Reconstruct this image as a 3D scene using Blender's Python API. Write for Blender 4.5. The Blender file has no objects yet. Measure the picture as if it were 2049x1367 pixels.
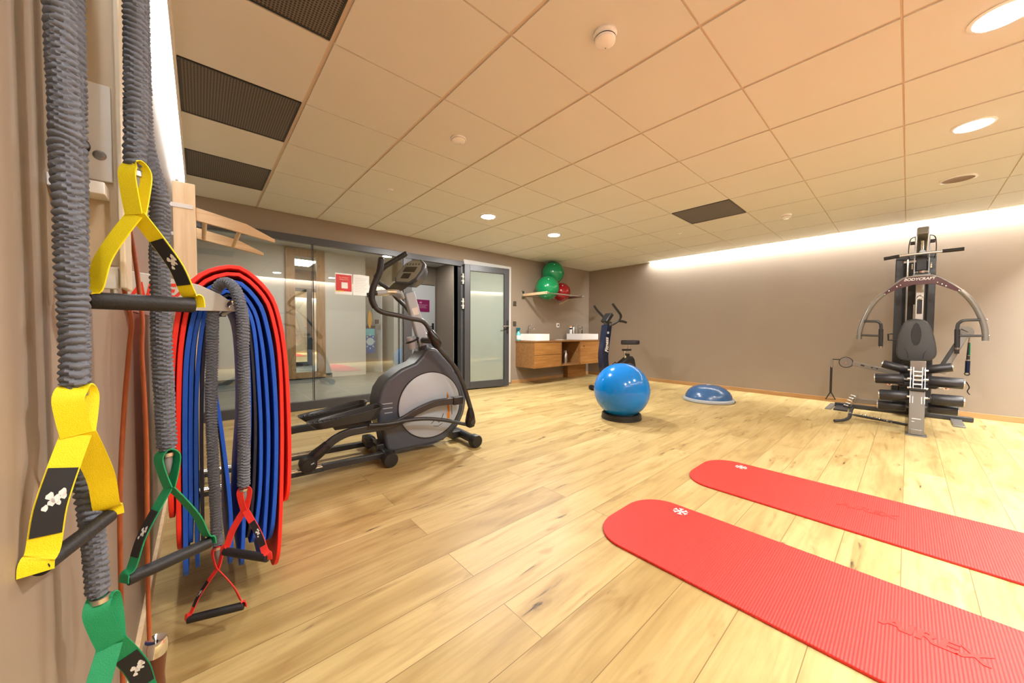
import bpy, bmesh, math, random
from mathutils import Vector, Matrix, noise
random.seed(7)
PI = math.pi
S = bpy.context.scene
COL = S.collection
# ------------------------------------------------------------------ camera
cam = bpy.data.cameras.new('camera'); camo = bpy.data.objects.new('camera', cam); COL.objects.link(camo)
cam.sensor_fit = 'HORIZONTAL'; cam.sensor_width = 36.0
cam.lens = 703.14 / 2049 * 36.0
cam.clip_start = 0.02; cam.clip_end = 60
yaw, pitch, roll = 0.84453, -0.029827, 0.0050428
fw = Vector((math.cos(yaw)*math.cos(pitch), math.sin(yaw)*math.cos(pitch), math.sin(pitch)))
rt = Vector((math.sin(yaw), -math.cos(yaw), 0)); up = rt.cross(fw)
r2 = rt*math.cos(roll) + up*math.sin(roll); u2 = up*math.cos(roll) - rt*math.sin(roll)
camo.matrix_world = Matrix(((r2.x, u2.x, -fw.x, 0), (r2.y, u2.y, -fw.y, 0), (r2.z, u2.z, -fw.z, 0.975), (0, 0, 0, 1)))
S.camera = camo
# ------------------------------------------------------------------ world, exposure
w = bpy.data.worlds.new('world'); S.world = w; w.use_nodes = True
w.node_tree.nodes['Background'].inputs[0].default_value = (0.9, 0.93, 1, 1)
w.node_tree.nodes['Background'].inputs[1].default_value = 0.05
S.view_settings.view_transform = 'Standard'; S.view_settings.look = 'None'
S.view_settings.gamma = 1; S.view_settings.use_curve_mapping = False
S.view_settings.exposure = 0.32
S.cycles.use_denoising = True
S.cycles.max_bounces = 10; S.cycles.diffuse_bounces = 6; S.cycles.transparent_max_bounces = 16

def area(name, loc, sx, sy, power, col, rot=(0, 0, 0), shape='RECTANGLE', label=None, spread=None):
    l = bpy.data.lights.new(name, 'AREA'); l.shape = shape; l.size = sx; l.size_y = sy
    l.energy = power; l.color = col
    if spread: l.spread = spread
    o = bpy.data.objects.new(name, l); COL.objects.link(o); o.location = loc; o.rotation_euler = rot
    return o
WARM = (1.0, 0.955, 0.90); COOL = (1.0, 0.99, 0.98)
# LED strips lying in the two ceiling coves
area('led_strip_light', (6.615, 1.02, 2.425), 0.05, 4.7, 125, COOL)
area('led_strip_light', (-0.112, 1.7, 2.425), 0.05, 6.1, 26, COOL)
area('led_strip_light', (3.2, -1.385, 2.425), 6.4, 0.05, 330, COOL)
# hallway ceiling light
area('hallway_light', (1.6, 6.3, 2.55), 0.9, 0.9, 34, (1, 0.97, 0.92))
area('hallway_light', (4.0, 6.9, 2.55), 0.5, 0.5, 12, (1, 0.97, 0.92))
# recessed ceiling downlights: the lamps' own light; the last is added out of view as fill
LAMPS = [(2.59, 3.355, 52), (3.77, 3.36, 52), (2.59, -0.235, 22), (3.808, -0.25, 22), (1.39, -0.24, 40)]
for x, y, pw in LAMPS:
    area('downlight_light', (x, y, 2.326), 0.15, 0.15, pw, WARM, shape='DISK')

# ------------------------------------------------------------------ helpers
def V(*a): return Vector(a if len(a) > 1 else a[0])
def mat(name, col, rough=0.5, metal=0.0, var=0.0, vscale=8.0, bump=0.0, bscale=200.0, spec=0.5, emis=None, estr=0.0, coat=0.0):
    m = bpy.data.materials.new(name); m.use_nodes = True
    nt = m.node_tree; b = nt.nodes['Principled BSDF']
    b.inputs['Base Color'].default_value = (*col, 1); b.inputs['Roughness'].default_value = rough
    b.inputs['Metallic'].default_value = metal; b.inputs['Specular IOR Level'].default_value = spec
    if coat: b.inputs['Coat Weight'].default_value = coat; b.inputs['Coat Roughness'].default_value = 0.08
    tc = nt.nodes.new('ShaderNodeTexCoord')
    if var > 0:
        n = nt.nodes.new('ShaderNodeTexNoise'); n.inputs['Scale'].default_value = vscale; n.inputs['Detail'].default_value = 5
        mx = nt.nodes.new('ShaderNodeMix'); mx.data_type = 'RGBA'
        mx.inputs[6].default_value = (*[c*(1-var) for c in col], 1); mx.inputs[7].default_value = (*[min(1, c*(1+var)) for c in col], 1)
        nt.links.new(tc.outputs['Object'], n.inputs['Vector']); nt.links.new(n.outputs['Fac'], mx.inputs[0])
        nt.links.new(mx.outputs[2], b.inputs['Base Color'])
    if bump > 0:
        n2 = nt.nodes.new('ShaderNodeTexNoise'); n2.inputs['Scale'].default_value = bscale; n2.inputs['Detail'].default_value = 3
        bp = nt.nodes.new('ShaderNodeBump'); bp.inputs['Strength'].default_value = bump; bp.inputs['Distance'].default_value = 0.002
        nt.links.new(tc.outputs['Object'], n2.inputs['Vector']); nt.links.new(n2.outputs['Fac'], bp.inputs['Height'])
        nt.links.new(bp.outputs['Normal'], b.inputs['Normal'])
    if emis:
        b.inputs['Emission Color'].default_value = (*emis, 1); b.inputs['Emission Strength'].default_value = estr
    return m

class MB:
    """collects shapes (in world coordinates) for one mesh"""
    def __init__(s): s.bm = bmesh.new()
    def box(s, a, b):
        a = V(a); b = V(b); lo = [min(a[i], b[i]) for i in range(3)]; hi = [max(a[i], b[i]) for i in range(3)]
        vs = [s.bm.verts.new((x, y, z)) for x in (lo[0], hi[0]) for y in (lo[1], hi[1]) for z in (lo[2], hi[2])]
        for f in ((0,1,3,2),(4,6,7,5),(0,4,5,1),(2,3,7,6),(0,2,6,4),(1,5,7,3)): s.bm.faces.new([vs[i] for i in f])
        return s
    def obox(s, c, ax, hx, ay, hy, az, hz):
        c = V(c); ax = V(ax).normalized()*hx; ay = V(ay).normalized()*hy; az = V(az).normalized()*hz
        vs = [s.bm.verts.new(c + ax*i + ay*j + az*k) for i in (-1, 1) for j in (-1, 1) for k in (-1, 1)]
        for f in ((0,1,3,2),(4,6,7,5),(0,4,5,1),(2,3,7,6),(0,2,6,4),(1,5,7,3)): s.bm.faces.new([vs[i] for i in f])
        return s
    def beam(s, a, b, w, h, upv=(0, 0, 1)):
        a = V(a); b = V(b); d = (b-a); u = V(upv); sd = d.cross(u).normalized(); u = sd.cross(d).normalized()
        return s.obox((a+b)/2, d, d.length/2, sd, w/2, u, h/2)
    def tube(s, pts, r, n=14, cap=True, flat=None):
        pts = [V(p) for p in pts]; N = len(pts)
        rs = r if isinstance(r, (list, tuple)) else [r]*N
        T = [(pts[min(i+1, N-1)]-pts[max(i-1, 0)]).normalized() for i in range(N)]
        u = T[0].orthogonal().normalized(); rings = []
        for i in range(N):
            u = (u - T[i]*u.dot(T[i])).normalized(); v = T[i].cross(u)
            rings.append([s.bm.verts.new(pts[i] + (u*math.cos(2*PI*k/n) + v*math.sin(2*PI*k/n))*rs[i]) for k in range(n)])
        for i in range(N-1):
            for k in range(n): s.bm.faces.new((rings[i][k], rings[i][(k+1) % n], rings[i+1][(k+1) % n], rings[i+1][k]))
        if cap: s.bm.faces.new(rings[0][::-1]); s.bm.faces.new(rings[-1])
        return s
    def cyl(s, a, b, r, n=24, r2=None): return s.tube([a, b], [r, r if r2 is None else r2], n)
    def lathe(s, prof, c, ax=(0, 0, 1), n=32):
        ax = V(ax).normalized(); u = ax.orthogonal().normalized(); v = ax.cross(u); c = V(c); rings = []
        for r, h in prof:
            if r < 1e-6: rings.append([s.bm.verts.new(c+ax*h)])
            else: rings.append([s.bm.verts.new(c + ax*h + (u*math.cos(2*PI*k/n)+v*math.sin(2*PI*k/n))*r) for k in range(n)])
        for A, B in zip(rings, rings[1:]):
            for k in range(n):
                f = [A[k % len(A)], A[(k+1) % len(A)], B[(k+1) % len(B)], B[k % len(B)]]
                f2 = []
                for q in f:
                    if q not in f2: f2.append(q)
                if len(f2) > 2: s.bm.faces.new(f2)
        return s
    def prism(s, out, vec):
        out = [V(p) for p in out]; vec = V(vec)
        A = [s.bm.verts.new(p) for p in out]; B = [s.bm.verts.new(p+vec) for p in out]; n = len(out)
        s.bm.faces.new(A); s.bm.faces.new(B[::-1])
        for i in range(n): s.bm.faces.new((A[i], B[i], B[(i+1) % n], A[(i+1) % n]))
        return s
    def sphere(s, c, r, n=28, m=16, sc=(1, 1, 1)):
        c = V(c); prof = [(r*math.sin(PI*i/m), -r*math.cos(PI*i/m)) for i in range(m+1)]
        prof[0] = (0, -r); prof[-1] = (0, r)
        b0 = len(s.bm.verts); s.lathe(prof, (0, 0, 0), n=n); s.bm.verts.ensure_lookup_table()
        for q in s.bm.verts[b0:]: q.co = Vector((q.co.x*sc[0], q.co.y*sc[1], q.co.z*sc[2])) + c
        return s
    def ribbon(s, pts, wd, w, th=0.002):
        """flat strap; wd = width direction (one or per point), w = width"""
        pts = [V(p) for p in pts]; N = len(pts); rows = []
        for i, p in enumerate(pts):
            t = (pts[min(i+1, N-1)]-pts[max(i-1, 0)]).normalized()
            d = V(wd[i]) if isinstance(wd, list) else V(wd)
            d = (d - t*d.dot(t)).normalized(); n = t.cross(d)
            ww = w[i] if isinstance(w, list) else w
            rows.append([s.bm.verts.new(p + d*ww/2*a + n*th/2*b) for a, b in ((-1, -1), (1, -1), (1, 1), (-1, 1))])
        for A, B in zip(rows, rows[1:]):
            for k in range(4): s.bm.faces.new((A[k], A[(k+1) % 4], B[(k+1) % 4], B[k]))
        s.bm.faces.new(rows[0][::-1]); s.bm.faces.new(rows[-1])
        return s
    def add(s, mesh): s.bm.from_mesh(mesh); return s
    def build(s, name, m, parent=None, bevel=0.0, seg=2, smooth=True, sub=0, **tags):
        bmesh.ops.recalc_face_normals(s.bm, faces=s.bm.faces)
        root = parent
        M = MW.get(parent.name) if parent else None
        if M is None:
            co = [v.co for v in s.bm.verts]
            lo = Vector([min(c[i] for c in co) for i in range(3)]); hi = Vector([max(c[i] for c in co) for i in range(3)])
            M = Matrix.Translation(((lo.x+hi.x)/2, (lo.y+hi.y)/2, lo.z))
        for v in s.bm.verts: v.co = M.inverted() @ v.co
        me = bpy.data.meshes.new(name); s.bm.to_mesh(me); s.bm.free()
        o = bpy.data.objects.new(name, me); COL.objects.link(o)
        me.materials.append(m)
        if smooth:
            me.polygons.foreach_set('use_smooth', [True]*len(me.polygons))
            try: me.set_sharp_from_angle(angle=math.radians(38))
            except Exception: pass
        if parent: o.parent = parent
        else: o.matrix_world = M
        MW[o.name] = M
        if bevel:
            b = o.modifiers.new('bevel', 'BEVEL'); b.width = bevel; b.segments = seg; b.limit_method = 'ANGLE'; b.angle_limit = math.radians(40)
        if sub:
            b = o.modifiers.new('sub', 'SUBSURF'); b.levels = sub; b.render_levels = sub
        for k, v in tags.items(): o[k] = v
        return o
MW = {}
def thing(name, label, cat, loc, rz=0, group=None):
    o = bpy.data.objects.new(name, None); COL.objects.link(o); o.empty_display_size = 0.1
    M = Matrix.Translation(loc) @ Matrix.Rotation(rz, 4, 'Z'); o.matrix_world = M; MW[o.name] = M
    o['label'] = label; o['category'] = cat
    if group: o['group'] = group
    return o
def struct(mb, name, m, parent=None, **k): return mb.build(name, m, parent, **({} if parent else {'kind': 'structure'}), **k)
def smooth(pts, n=6):
    """Catmull-Rom through points"""
    P = [V(p) for p in pts]; out = []
    for i in range(len(P)-1):
        a = P[max(i-1, 0)]; b = P[i]; c = P[i+1]; d = P[min(i+2, len(P)-1)]
        for k in range(n):
            t = k/n; out.append(0.5*((2*b) + (c-a)*t + (2*a-5*b+4*c-d)*t*t + (3*b-a-3*c+d)*t**3))
    out.append(P[-1]); return out
def lerp(a, b, t): return V(a)*(1-t) + V(b)*t
def text_mesh(txt, size, M, ext=0.001, shear=0.0, bold=0.0):
    cu = bpy.data.curves.new('t', 'FONT'); cu.body = txt; cu.size = size; cu.extrude = ext; cu.shear = shear; cu.offset = bold
    cu.align_x = 'CENTER'; cu.align_y = 'CENTER'
    o = bpy.data.objects.new('t', cu); COL.objects.link(o)
    dg = bpy.context.evaluated_depsgraph_get(); dg.update()
    me = bpy.data.meshes.new_from_object(o.evaluated_get(dg)); me.transform(M)
    bpy.data.objects.remove(o); bpy.data.curves.remove(cu)
    return me
def basis(o, x, y):
    x = V(x).normalized(); z = x.cross(V(y)).normalized(); y = z.cross(x); o = V(o)
    return Matrix(((x.x, y.x, z.x, o.x), (x.y, y.y, z.y, o.y), (x.z, y.z, z.z, o.z), (0, 0, 0, 1)))
# ------------------------------------------------------------------ materials
def node(nt, t, **k):
    n = nt.nodes.new(t)
    for a, b in k.items(): setattr(n, a, b)
    return n
def mixc(nt, fac, a, b, mode='MIX'):
    m = nt.nodes.new('ShaderNodeMix'); m.data_type = 'RGBA'; m.blend_type = mode
    for i, q in ((0, fac), (6, a), (7, b)):
        if isinstance(q, (int, float, tuple)): m.inputs[i].default_value = q if not isinstance(q, tuple) else (*q, 1)
        else: nt.links.new(q, m.inputs[i])
    return m.outputs[2]
def ramp(nt, src, stops):
    r = nt.nodes.new('ShaderNodeValToRGB'); e = r.color_ramp.elements
    e[0].position = stops[0][0]; e[0].color = (*stops[0][1], 1); e[1].position = stops[-1][0]; e[1].color = (*stops[-1][1], 1)
    for p, c in stops[1:-1]:
        q = e.new(p); q.color = (*c, 1)
    nt.links.new(src, r.inputs[0]); return r.outputs[0]
def wood_floor():
    m = bpy.data.materials.new('oak_planks'); m.use_nodes = True; nt = m.node_tree; b = nt.nodes['Principled BSDF']
    tc = node(nt, 'ShaderNodeTexCoord'); mp = node(nt, 'ShaderNodeMapping'); nt.links.new(tc.outputs['Generated'], mp.inputs[0])
    # floor spans 7.0 x 9.2 m: generated -> metres
    mp.inputs['Scale'].default_value = (FLX, FLY, 1); mp.inputs['Location'].default_value = (0.3, 0.07, 0)
    br = node(nt, 'ShaderNodeTexBrick'); nt.links.new(mp.outputs[0], br.inputs[0])
    br.offset = 0.37; br.offset_frequency = 2; br.squash = 1
    br.inputs['Scale'].default_value = 1; br.inputs['Brick Width'].default_value = 2.15; br.inputs['Row Height'].default_value = 0.188
    br.inputs['Mortar Size'].default_value = 0.0014; br.inputs['Mortar Smooth'].default_value = 0.2; br.inputs['Bias'].default_value = 0.0
    br.inputs['Color1'].default_value = (0, 0, 0, 1); br.inputs['Color2'].default_value = (1, 1, 1, 1); br.inputs['Mortar'].default_value = (0.5, 0.5, 0.5, 1)
    # per-plank offset of the grain
    ad = node(nt, 'ShaderNodeVectorMath', operation='MULTIPLY_ADD'); nt.links.new(br.outputs['Color'], ad.inputs[0])
    ad.inputs[1].default_value = (7.3, 3.1, 5.0); nt.links.new(mp.outputs[0], ad.inputs[2])
    def noise_(sx, sy, scale, det=6, dist=0.0):
        q = node(nt, 'ShaderNodeMapping'); q.inputs['Scale'].default_value = (sx, sy, 1); nt.links.new(ad.outputs[0], q.inputs[0])
        n = node(nt, 'ShaderNodeTexNoise'); n.inputs['Scale'].default_value = scale; n.inputs['Detail'].default_value = det; n.inputs['Distortion'].default_value = dist
        nt.links.new(q.outputs[0], n.inputs['Vector']); return n.outputs['Fac']
    grain = noise_(1.2, 22, 2.2, 7, 0.6); broad = noise_(0.9, 4.5, 1.6, 4, 1.0)
    base = ramp(nt, broad, [(0.28, (0.39, 0.275, 0.108)), (0.5, (0.485, 0.365, 0.155)), (0.72, (0.55, 0.43, 0.20))])
    g2 = ramp(nt, grain, [(0.3, (0.80, 0.77, 0.72)), (0.6, (1.0, 1.0, 1.0))])
    c = mixc(nt, 0.75, base, g2, 'MULTIPLY')
    pl = ramp(nt, br.outputs['Color'], [(0.0, (0.82, 0.78, 0.72)), (0.5, (0.97, 0.96, 0.94)), (1.0, (1.12, 1.14, 1.2))])
    c = mixc(nt, 0.8, c, pl, 'MULTIPLY')
    # dark knots and cracks, stretched along the plank
    kn = noise_(1.6, 7.0, 1.7, 3, 0.8); k2 = noise_(6, 40, 1.3, 4, 0.5)
    km = ramp(nt, kn, [(0.63, (0, 0, 0)), (0.70, (1, 1, 1))]); kk = ramp(nt, k2, [(0.56, (0, 0, 0)), (0.66, (1, 1, 1))])
    km2 = mixc(nt, 1.0, km, kk, 'MULTIPLY')
    c = mixc(nt, km2, c, (0.055, 0.035, 0.022))
    halo = ramp(nt, kn, [(0.56, (1, 1, 1)), (0.70, (0.74, 0.66, 0.56))])
    c = mixc(nt, 0.8, c, halo, 'MULTIPLY')
    sp = node(nt, 'ShaderNodeTexVoronoi'); sp.inputs['Scale'].default_value = 2.3; nt.links.new(ad.outputs[0], sp.inputs['Vector'])
    spm = ramp(nt, sp.outputs['Distance'], [(0.012, (1, 1, 1)), (0.03, (0, 0, 0))])
    c = mixc(nt, spm, c, (0.07, 0.045, 0.03))
    seam = ramp(nt, br.outputs['Fac'], [(0.0, (1, 1, 1)), (1.0, (0.30, 0.22, 0.14))])
    c = mixc(nt, 0.8, c, seam, 'MULTIPLY')
    nt.links.new(c, b.inputs['Base Color'])
    b.inputs['Roughness'].default_value = 0.42; b.inputs['Specular IOR Level'].default_value = 0.35
    bp = node(nt, 'ShaderNodeBump'); bp.inputs['Strength'].default_value = 0.12; bp.inputs['Distance'].default_value = 0.001
    nt.links.new(grain, bp.inputs['Height']); nt.links.new(bp.outputs[0], b.inputs['Normal'])
    return m
def wood(name, c1, c2, axis=2, knots=False, scale=3.0, rough=0.45):
    m = bpy.data.materials.new(name); m.use_nodes = True; nt = m.node_tree; b = nt.nodes['Principled BSDF']
    tc = node(nt, 'ShaderNodeTexCoord'); mp = node(nt, 'ShaderNodeMapping'); nt.links.new(tc.outputs['Object'], mp.inputs[0])
    sc = [14, 14, 14]; sc[axis] = 1.0; mp.inputs['Scale'].default_value = sc
    n = node(nt, 'ShaderNodeTexNoise'); n.inputs['Scale'].default_value = scale; n.inputs['Detail'].default_value = 6; n.inputs['Distortion'].default_value = 0.5
    nt.links.new(mp.outputs[0], n.inputs['Vector'])
    c = ramp(nt, n.outputs['Fac'], [(0.3, c1), (0.7, c2)])
    if knots:
        mp2 = node(nt, 'ShaderNodeMapping'); nt.links.new(tc.outputs['Object'], mp2.inputs[0]); s2 = [5, 5, 5]; s2[axis] = 2.4; mp2.inputs['Scale'].default_value = s2
        v = node(nt, 'ShaderNodeTexVoronoi'); v.inputs['Scale'].default_value = 1.1; nt.links.new(mp2.outputs[0], v.inputs['Vector'])
        k = ramp(nt, v.outputs['Distance'], [(0.05, (1, 1, 1)), (0.13, (0, 0, 0))])
        c = mixc(nt, k, c, tuple(q*0.16 for q in c1))
    nt.links.new(c, b.inputs['Base Color']); b.inputs['Roughness'].default_value = rough
    return m
def glass(name, tint=(0.93, 0.96, 0.94), refl=1.0, frost=0.0):
    m = bpy.data.materials.new(name); m.use_nodes = True; nt = m.node_tree; nt.nodes.clear()
    out = node(nt, 'ShaderNodeOutputMaterial'); tr = node(nt, 'ShaderNodeBsdfTransparent'); tr.inputs[0].default_value = (*tint, 1)
    gl = node(nt, 'ShaderNodeBsdfGlossy'); gl.inputs['Roughness'].default_value = 0.004; gl.inputs[0].default_value = (refl, refl, refl, 1)
    fr = node(nt, 'ShaderNodeFresnel'); fr.inputs[0].default_value = 1.9
    mx = node(nt, 'ShaderNodeMixShader'); nt.links.new(fr.outputs[0], mx.inputs[0]); nt.links.new(tr.outputs[0], mx.inputs[1]); nt.links.new(gl.outputs[0], mx.inputs[2])
    nt.links.new(mx.outputs[0], out.inputs[0]); return m
def frosted(name):
    m = glass(name, (0.90, 0.94, 0.91)); nt = m.node_tree; mx = [n for n in nt.nodes if n.type == 'MIX_SHADER'][0]
    tr = [n for n in nt.nodes if n.type == 'BSDF_TRANSPARENT'][0]
    df = node(nt, 'ShaderNodeBsdfDiffuse'); df.inputs[0].default_value = (0.36, 0.43, 0.385, 1)
    m2 = node(nt, 'ShaderNodeMixShader'); m2.inputs[0].default_value = 0.62
    nt.links.new(tr.outputs[0], m2.inputs[1]); nt.links.new(df.outputs[0], m2.inputs[2]); nt.links.new(m2.outputs[0], mx.inputs[1])
    return m
def tiles(name, col, grout, sx, sy, mortar):
    m = bpy.data.materials.new(name); m.use_nodes = True; nt = m.node_tree; b = nt.nodes['Principled BSDF']
    tc = node(nt, 'ShaderNodeTexCoord'); br = node(nt, 'ShaderNodeTexBrick'); nt.links.new(tc.outputs['Object'], br.inputs[0]); br.offset = 0
    br.inputs['Scale'].default_value = 1; br.inputs['Brick Width'].default_value = sx; br.inputs['Row Height'].default_value = sy; br.inputs['Mortar Size'].default_value = mortar
    br.inputs['Color1'].default_value = (*col, 1); br.inputs['Color2'].default_value = (*[c*1.12 for c in col], 1); br.inputs['Mortar'].default_value = (*grout, 1)
    n = node(nt, 'ShaderNodeTexNoise'); n.inputs['Scale'].default_value = 4; n.inputs['Detail'].default_value = 6; nt.links.new(tc.outputs['Object'], n.inputs['Vector'])
    c = mixc(nt, 0.6, br.outputs['Color'], ramp(nt, n.outputs['Fac'], [(0.3, (0.75, 0.78, 0.78)), (0.7, (1.1, 1.1, 1.1))]), 'MULTIPLY')
    nt.links.new(c, b.inputs['Base Color']); b.inputs['Roughness'].default_value = 0.35; return m
def ribbed(name, col, axis=1, pitch=0.008, rough=0.55, strength=0.6):
    m = mat(name, col, rough); nt = m.node_tree; b = nt.nodes['Principled BSDF']
    tc = node(nt, 'ShaderNodeTexCoord'); wv = node(nt, 'ShaderNodeTexWave'); wv.bands_direction = 'XYZ'[axis]
    wv.inputs['Scale'].default_value = 0.314/pitch; nt.links.new(tc.outputs['Object'], wv.inputs['Vector'])
    bp = node(nt, 'ShaderNodeBump'); bp.inputs['Strength'].default_value = strength; bp.inputs['Distance'].default_value = 0.0012
    nt.links.new(wv.outputs['Fac'], bp.inputs['Height']); nt.links.new(bp.outputs[0], b.inputs['Normal'])
    return m
def perforated(name):
    m = bpy.data.materials.new(name); m.use_nodes = True; nt = m.node_tree; b = nt.nodes['Principled BSDF']
    tc = node(nt, 'ShaderNodeTexCoord'); mp = node(nt, 'ShaderNodeMapping'); mp.inputs['Scale'].default_value = (75, 75, 75); nt.links.new(tc.outputs['Object'], mp.inputs[0])
    v = node(nt, 'ShaderNodeTexVoronoi'); v.inputs['Randomness'].default_value = 0; v.inputs['Scale'].default_value = 1; nt.links.new(mp.outputs[0], v.inputs['Vector'])
    v.voronoi_dimensions = '2D'
    c = ramp(nt, v.outputs['Distance'], [(0.30, (0.012, 0.011, 0.010)), (0.36, (0.16, 0.14, 0.12))])
    nt.links.new(c, b.inputs['Base Color']); b.inputs['Roughness'].default_value = 0.5; return m
FLX, FLY = 7.017, 6.40
M_floor = wood_floor()
M_wall = mat('taupe_plaster', (0.295, 0.240, 0.185), 0.55, var=0.06, vscale=1.5, bump=0.08, bscale=60, spec=0.3)
M_ceil = mat('ceiling_tile_white', (0.71, 0.72, 0.69), 0.85, var=0.012, vscale=3, bump=0.03, bscale=400, spec=0.15)
M_tbar = mat('ceiling_grid', (0.66, 0.56, 0.45), 0.6)
M_white = mat('white_paint', (0.68, 0.67, 0.65), 0.5)
M_hall = mat('hallway_wall_paint', (0.70, 0.68, 0.62), 0.7, var=0.02, vscale=2)
M_base = wood('oak_skirting', (0.42, 0.23, 0.085), (0.56, 0.34, 0.14), axis=0)
M_alu = mat('dark_aluminium', (0.060, 0.062, 0.068), 0.38, metal=0.3, spec=0.6)
M_black = mat('black_rubber', (0.012, 0.012, 0.013), 0.45)
M_blackg = mat('black_gloss', (0.012, 0.012, 0.014), 0.22)
M_vinyl = mat('black_vinyl', (0.016, 0.016, 0.020), 0.38, bump=0.1, bscale=500)
M_chrome = mat('chrome', (0.75, 0.74, 0.72), 0.12, metal=1.0)
M_steel = mat('brushed_steel', (0.55, 0.54, 0.52), 0.3, metal=1.0)
M_glass = glass('clear_glass')
M_glassd = frosted('satin_door_glass')
M_wht_metal = mat('white_powdercoat', (0.50, 0.485, 0.45), 0.35)
M_cream = mat('cream_powdercoat', (0.52, 0.42, 0.29), 0.4)
M_foamred = ribbed('red_foam', (0.70, 0.026, 0.020), 1, 0.0085)
M_hangred = mat('red_mat_foam', (0.88, 0.026, 0.014), 0.5, bump=0.2, bscale=120)
M_hangblue = mat('blue_mat_foam', (0.002, 0.085, 0.56), 0.5, bump=0.2, bscale=120)
M_fabric = mat('charcoal_sleeve_fabric', (0.12, 0.135, 0.170), 0.75, var=0.2, vscale=30, bump=0.25, bscale=900)
M_yellow = mat('yellow_webbing', (0.82, 0.67, 0.0), 0.6, bump=0.4, bscale=900)
M_green = mat('green_webbing', (0.0, 0.26, 0.10), 0.6, bump=0.4, bscale=900)
M_redw = mat('red_webbing', (0.80, 0.03, 0.02), 0.6, bump=0.4, bscale=900)
M_patch = mat('black_label_patch', (0.010, 0.010, 0.012), 0.7)
M_print = mat('white_print', (0.75, 0.75, 0.74), 0.6)
M_redprint = mat('red_print', (0.62, 0.03, 0.01), 0.5)
M_leather = mat('brown_leather_cord', (0.34, 0.075, 0.018), 0.45, var=0.25, vscale=40)
M_handwood = wood('dark_turned_wood', (0.05, 0.012, 0.006), (0.11, 0.030, 0.012), axis=2, rough=0.3)
M_pine = wood('pale_beech', (0.66, 0.46, 0.25), (0.80, 0.62, 0.40), axis=2, scale=2.2)
M_pinex = wood('pale_beech_board', (0.66, 0.46, 0.25), (0.80, 0.62, 0.40), axis=0, scale=2.2)
M_rustic = wood('rustic_spruce', (0.30, 0.15, 0.055), (0.46, 0.27, 0.12), axis=2, knots=True)
M_cab = wood('rustic_oak_veneer', (0.27, 0.115, 0.026), (0.43, 0.21, 0.058), axis=0, knots=True, scale=2.2)
M_cabs = wood('oak_carcass', (0.22, 0.10, 0.03), (0.34, 0.17, 0.055), axis=0, scale=2.2)
M_tile = tiles('grey_floor_tiles', (0.20, 0.22, 0.215), (0.36, 0.36, 0.34), 0.6, 0.6, 0.006)
M_char = mat('charcoal_plastic', (0.060, 0.076, 0.105), 0.33, spec=0.5)
M_charm = mat('charcoal_metal', (0.042, 0.045, 0.050), 0.32, metal=0.3)
M_disc = mat('silver_grey_disc', (0.42, 0.49, 0.58), 0.35, metal=0.0)
M_silver = mat('silver_paint', (0.38, 0.44, 0.52), 0.35, metal=0.0)
M_grip = mat('foam_grip', (0.011, 0.011, 0.013), 0.55, bump=0.3, bscale=300)
M_lcd = mat('display_grey', (0.30, 0.33, 0.31), 0.3)
M_bball = mat('blue_vinyl_ball', (0.0, 0.185, 0.62), 0.14, spec=0.5, coat=0.15)
M_bball.node_tree.nodes['Principled BSDF'].inputs['Transmission Weight'].default_value = 0.0
M_gball = mat('green_vinyl_ball', (0.0, 0.22, 0.075), 0.2, coat=0.3)
M_rball = mat('dark_red_vinyl_ball', (0.28, 0.004, 0.010), 0.2, coat=0.3)
M_bosu = mat('blue_dome_vinyl', (0.035, 0.11, 0.27), 0.25, coat=0.3)
M_greyp = mat('light_grey_plastic', (0.36, 0.39, 0.42), 0.45)
M_gym = mat('grey_metallic_tube', (0.24, 0.235, 0.22), 0.33, metal=0.55)
M_maroon = mat('maroon_panel', (0.060, 0.010, 0.010), 0.35)
M_pad = mat('pad_grey', (0.045, 0.050, 0.056), 0.5, bump=0.15, bscale=300)
M_padd = mat('pad_black', (0.012, 0.014, 0.018), 0.6)
M_navy = mat('navy_gloss', (0.004, 0.010, 0.032), 0.22)
M_ceram = mat('white_ceramic', (0.86, 0.86, 0.86), 0.12, coat=0.3)
M_teal = mat('turquoise_liquid', (0.10, 0.62, 0.60), 0.2)
M_tealdk = mat('petrol_trigger', (0.0, 0.12, 0.16), 0.35)
M_mirror = mat('mirror_silver', (0.90, 0.92, 0.90), 0.01, metal=1.0)
M_vent = perforated('perforated_vent_metal')
M_lamp = mat('lamp_diffuser', (1, 1, 1), 0.5, emis=(1, 0.93, 0.85), estr=14)
M_led = mat('led_diffuser', (1, 1, 1), 0.5, emis=(1, 0.97, 0.93), estr=9)
M_orange = mat('orange_plastic', (0.75, 0.26, 0.01), 0.4)
M_posterred = mat('poster_red', (0.56, 0.02, 0.02), 0.45, var=0.1, vscale=8)
M_paper = mat('white_paper', (0.74, 0.73, 0.71), 0.5)
M_magenta = mat('magenta_sign', (0.28, 0.01, 0.11), 0.5)
M_doorw = mat('white_door_laminate', (0.66, 0.68, 0.69), 0.4)
M_switch = mat('bronze_switch_plate', (0.10, 0.085, 0.065), 0.35, metal=0.4)
M_mural = mat('mural_blue', (0.05, 0.14, 0.42), 0.5, var=0.5, vscale=9)
M_muralt = mat('mural_turquoise', (0.15, 0.55, 0.60), 0.5, var=0.3, vscale=9)
M_muralp = mat('mural_pale', (0.52, 0.66, 0.72), 0.5)
M_shadowgap = mat('dark_void', (0.02, 0.02, 0.02), 0.8)
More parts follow.
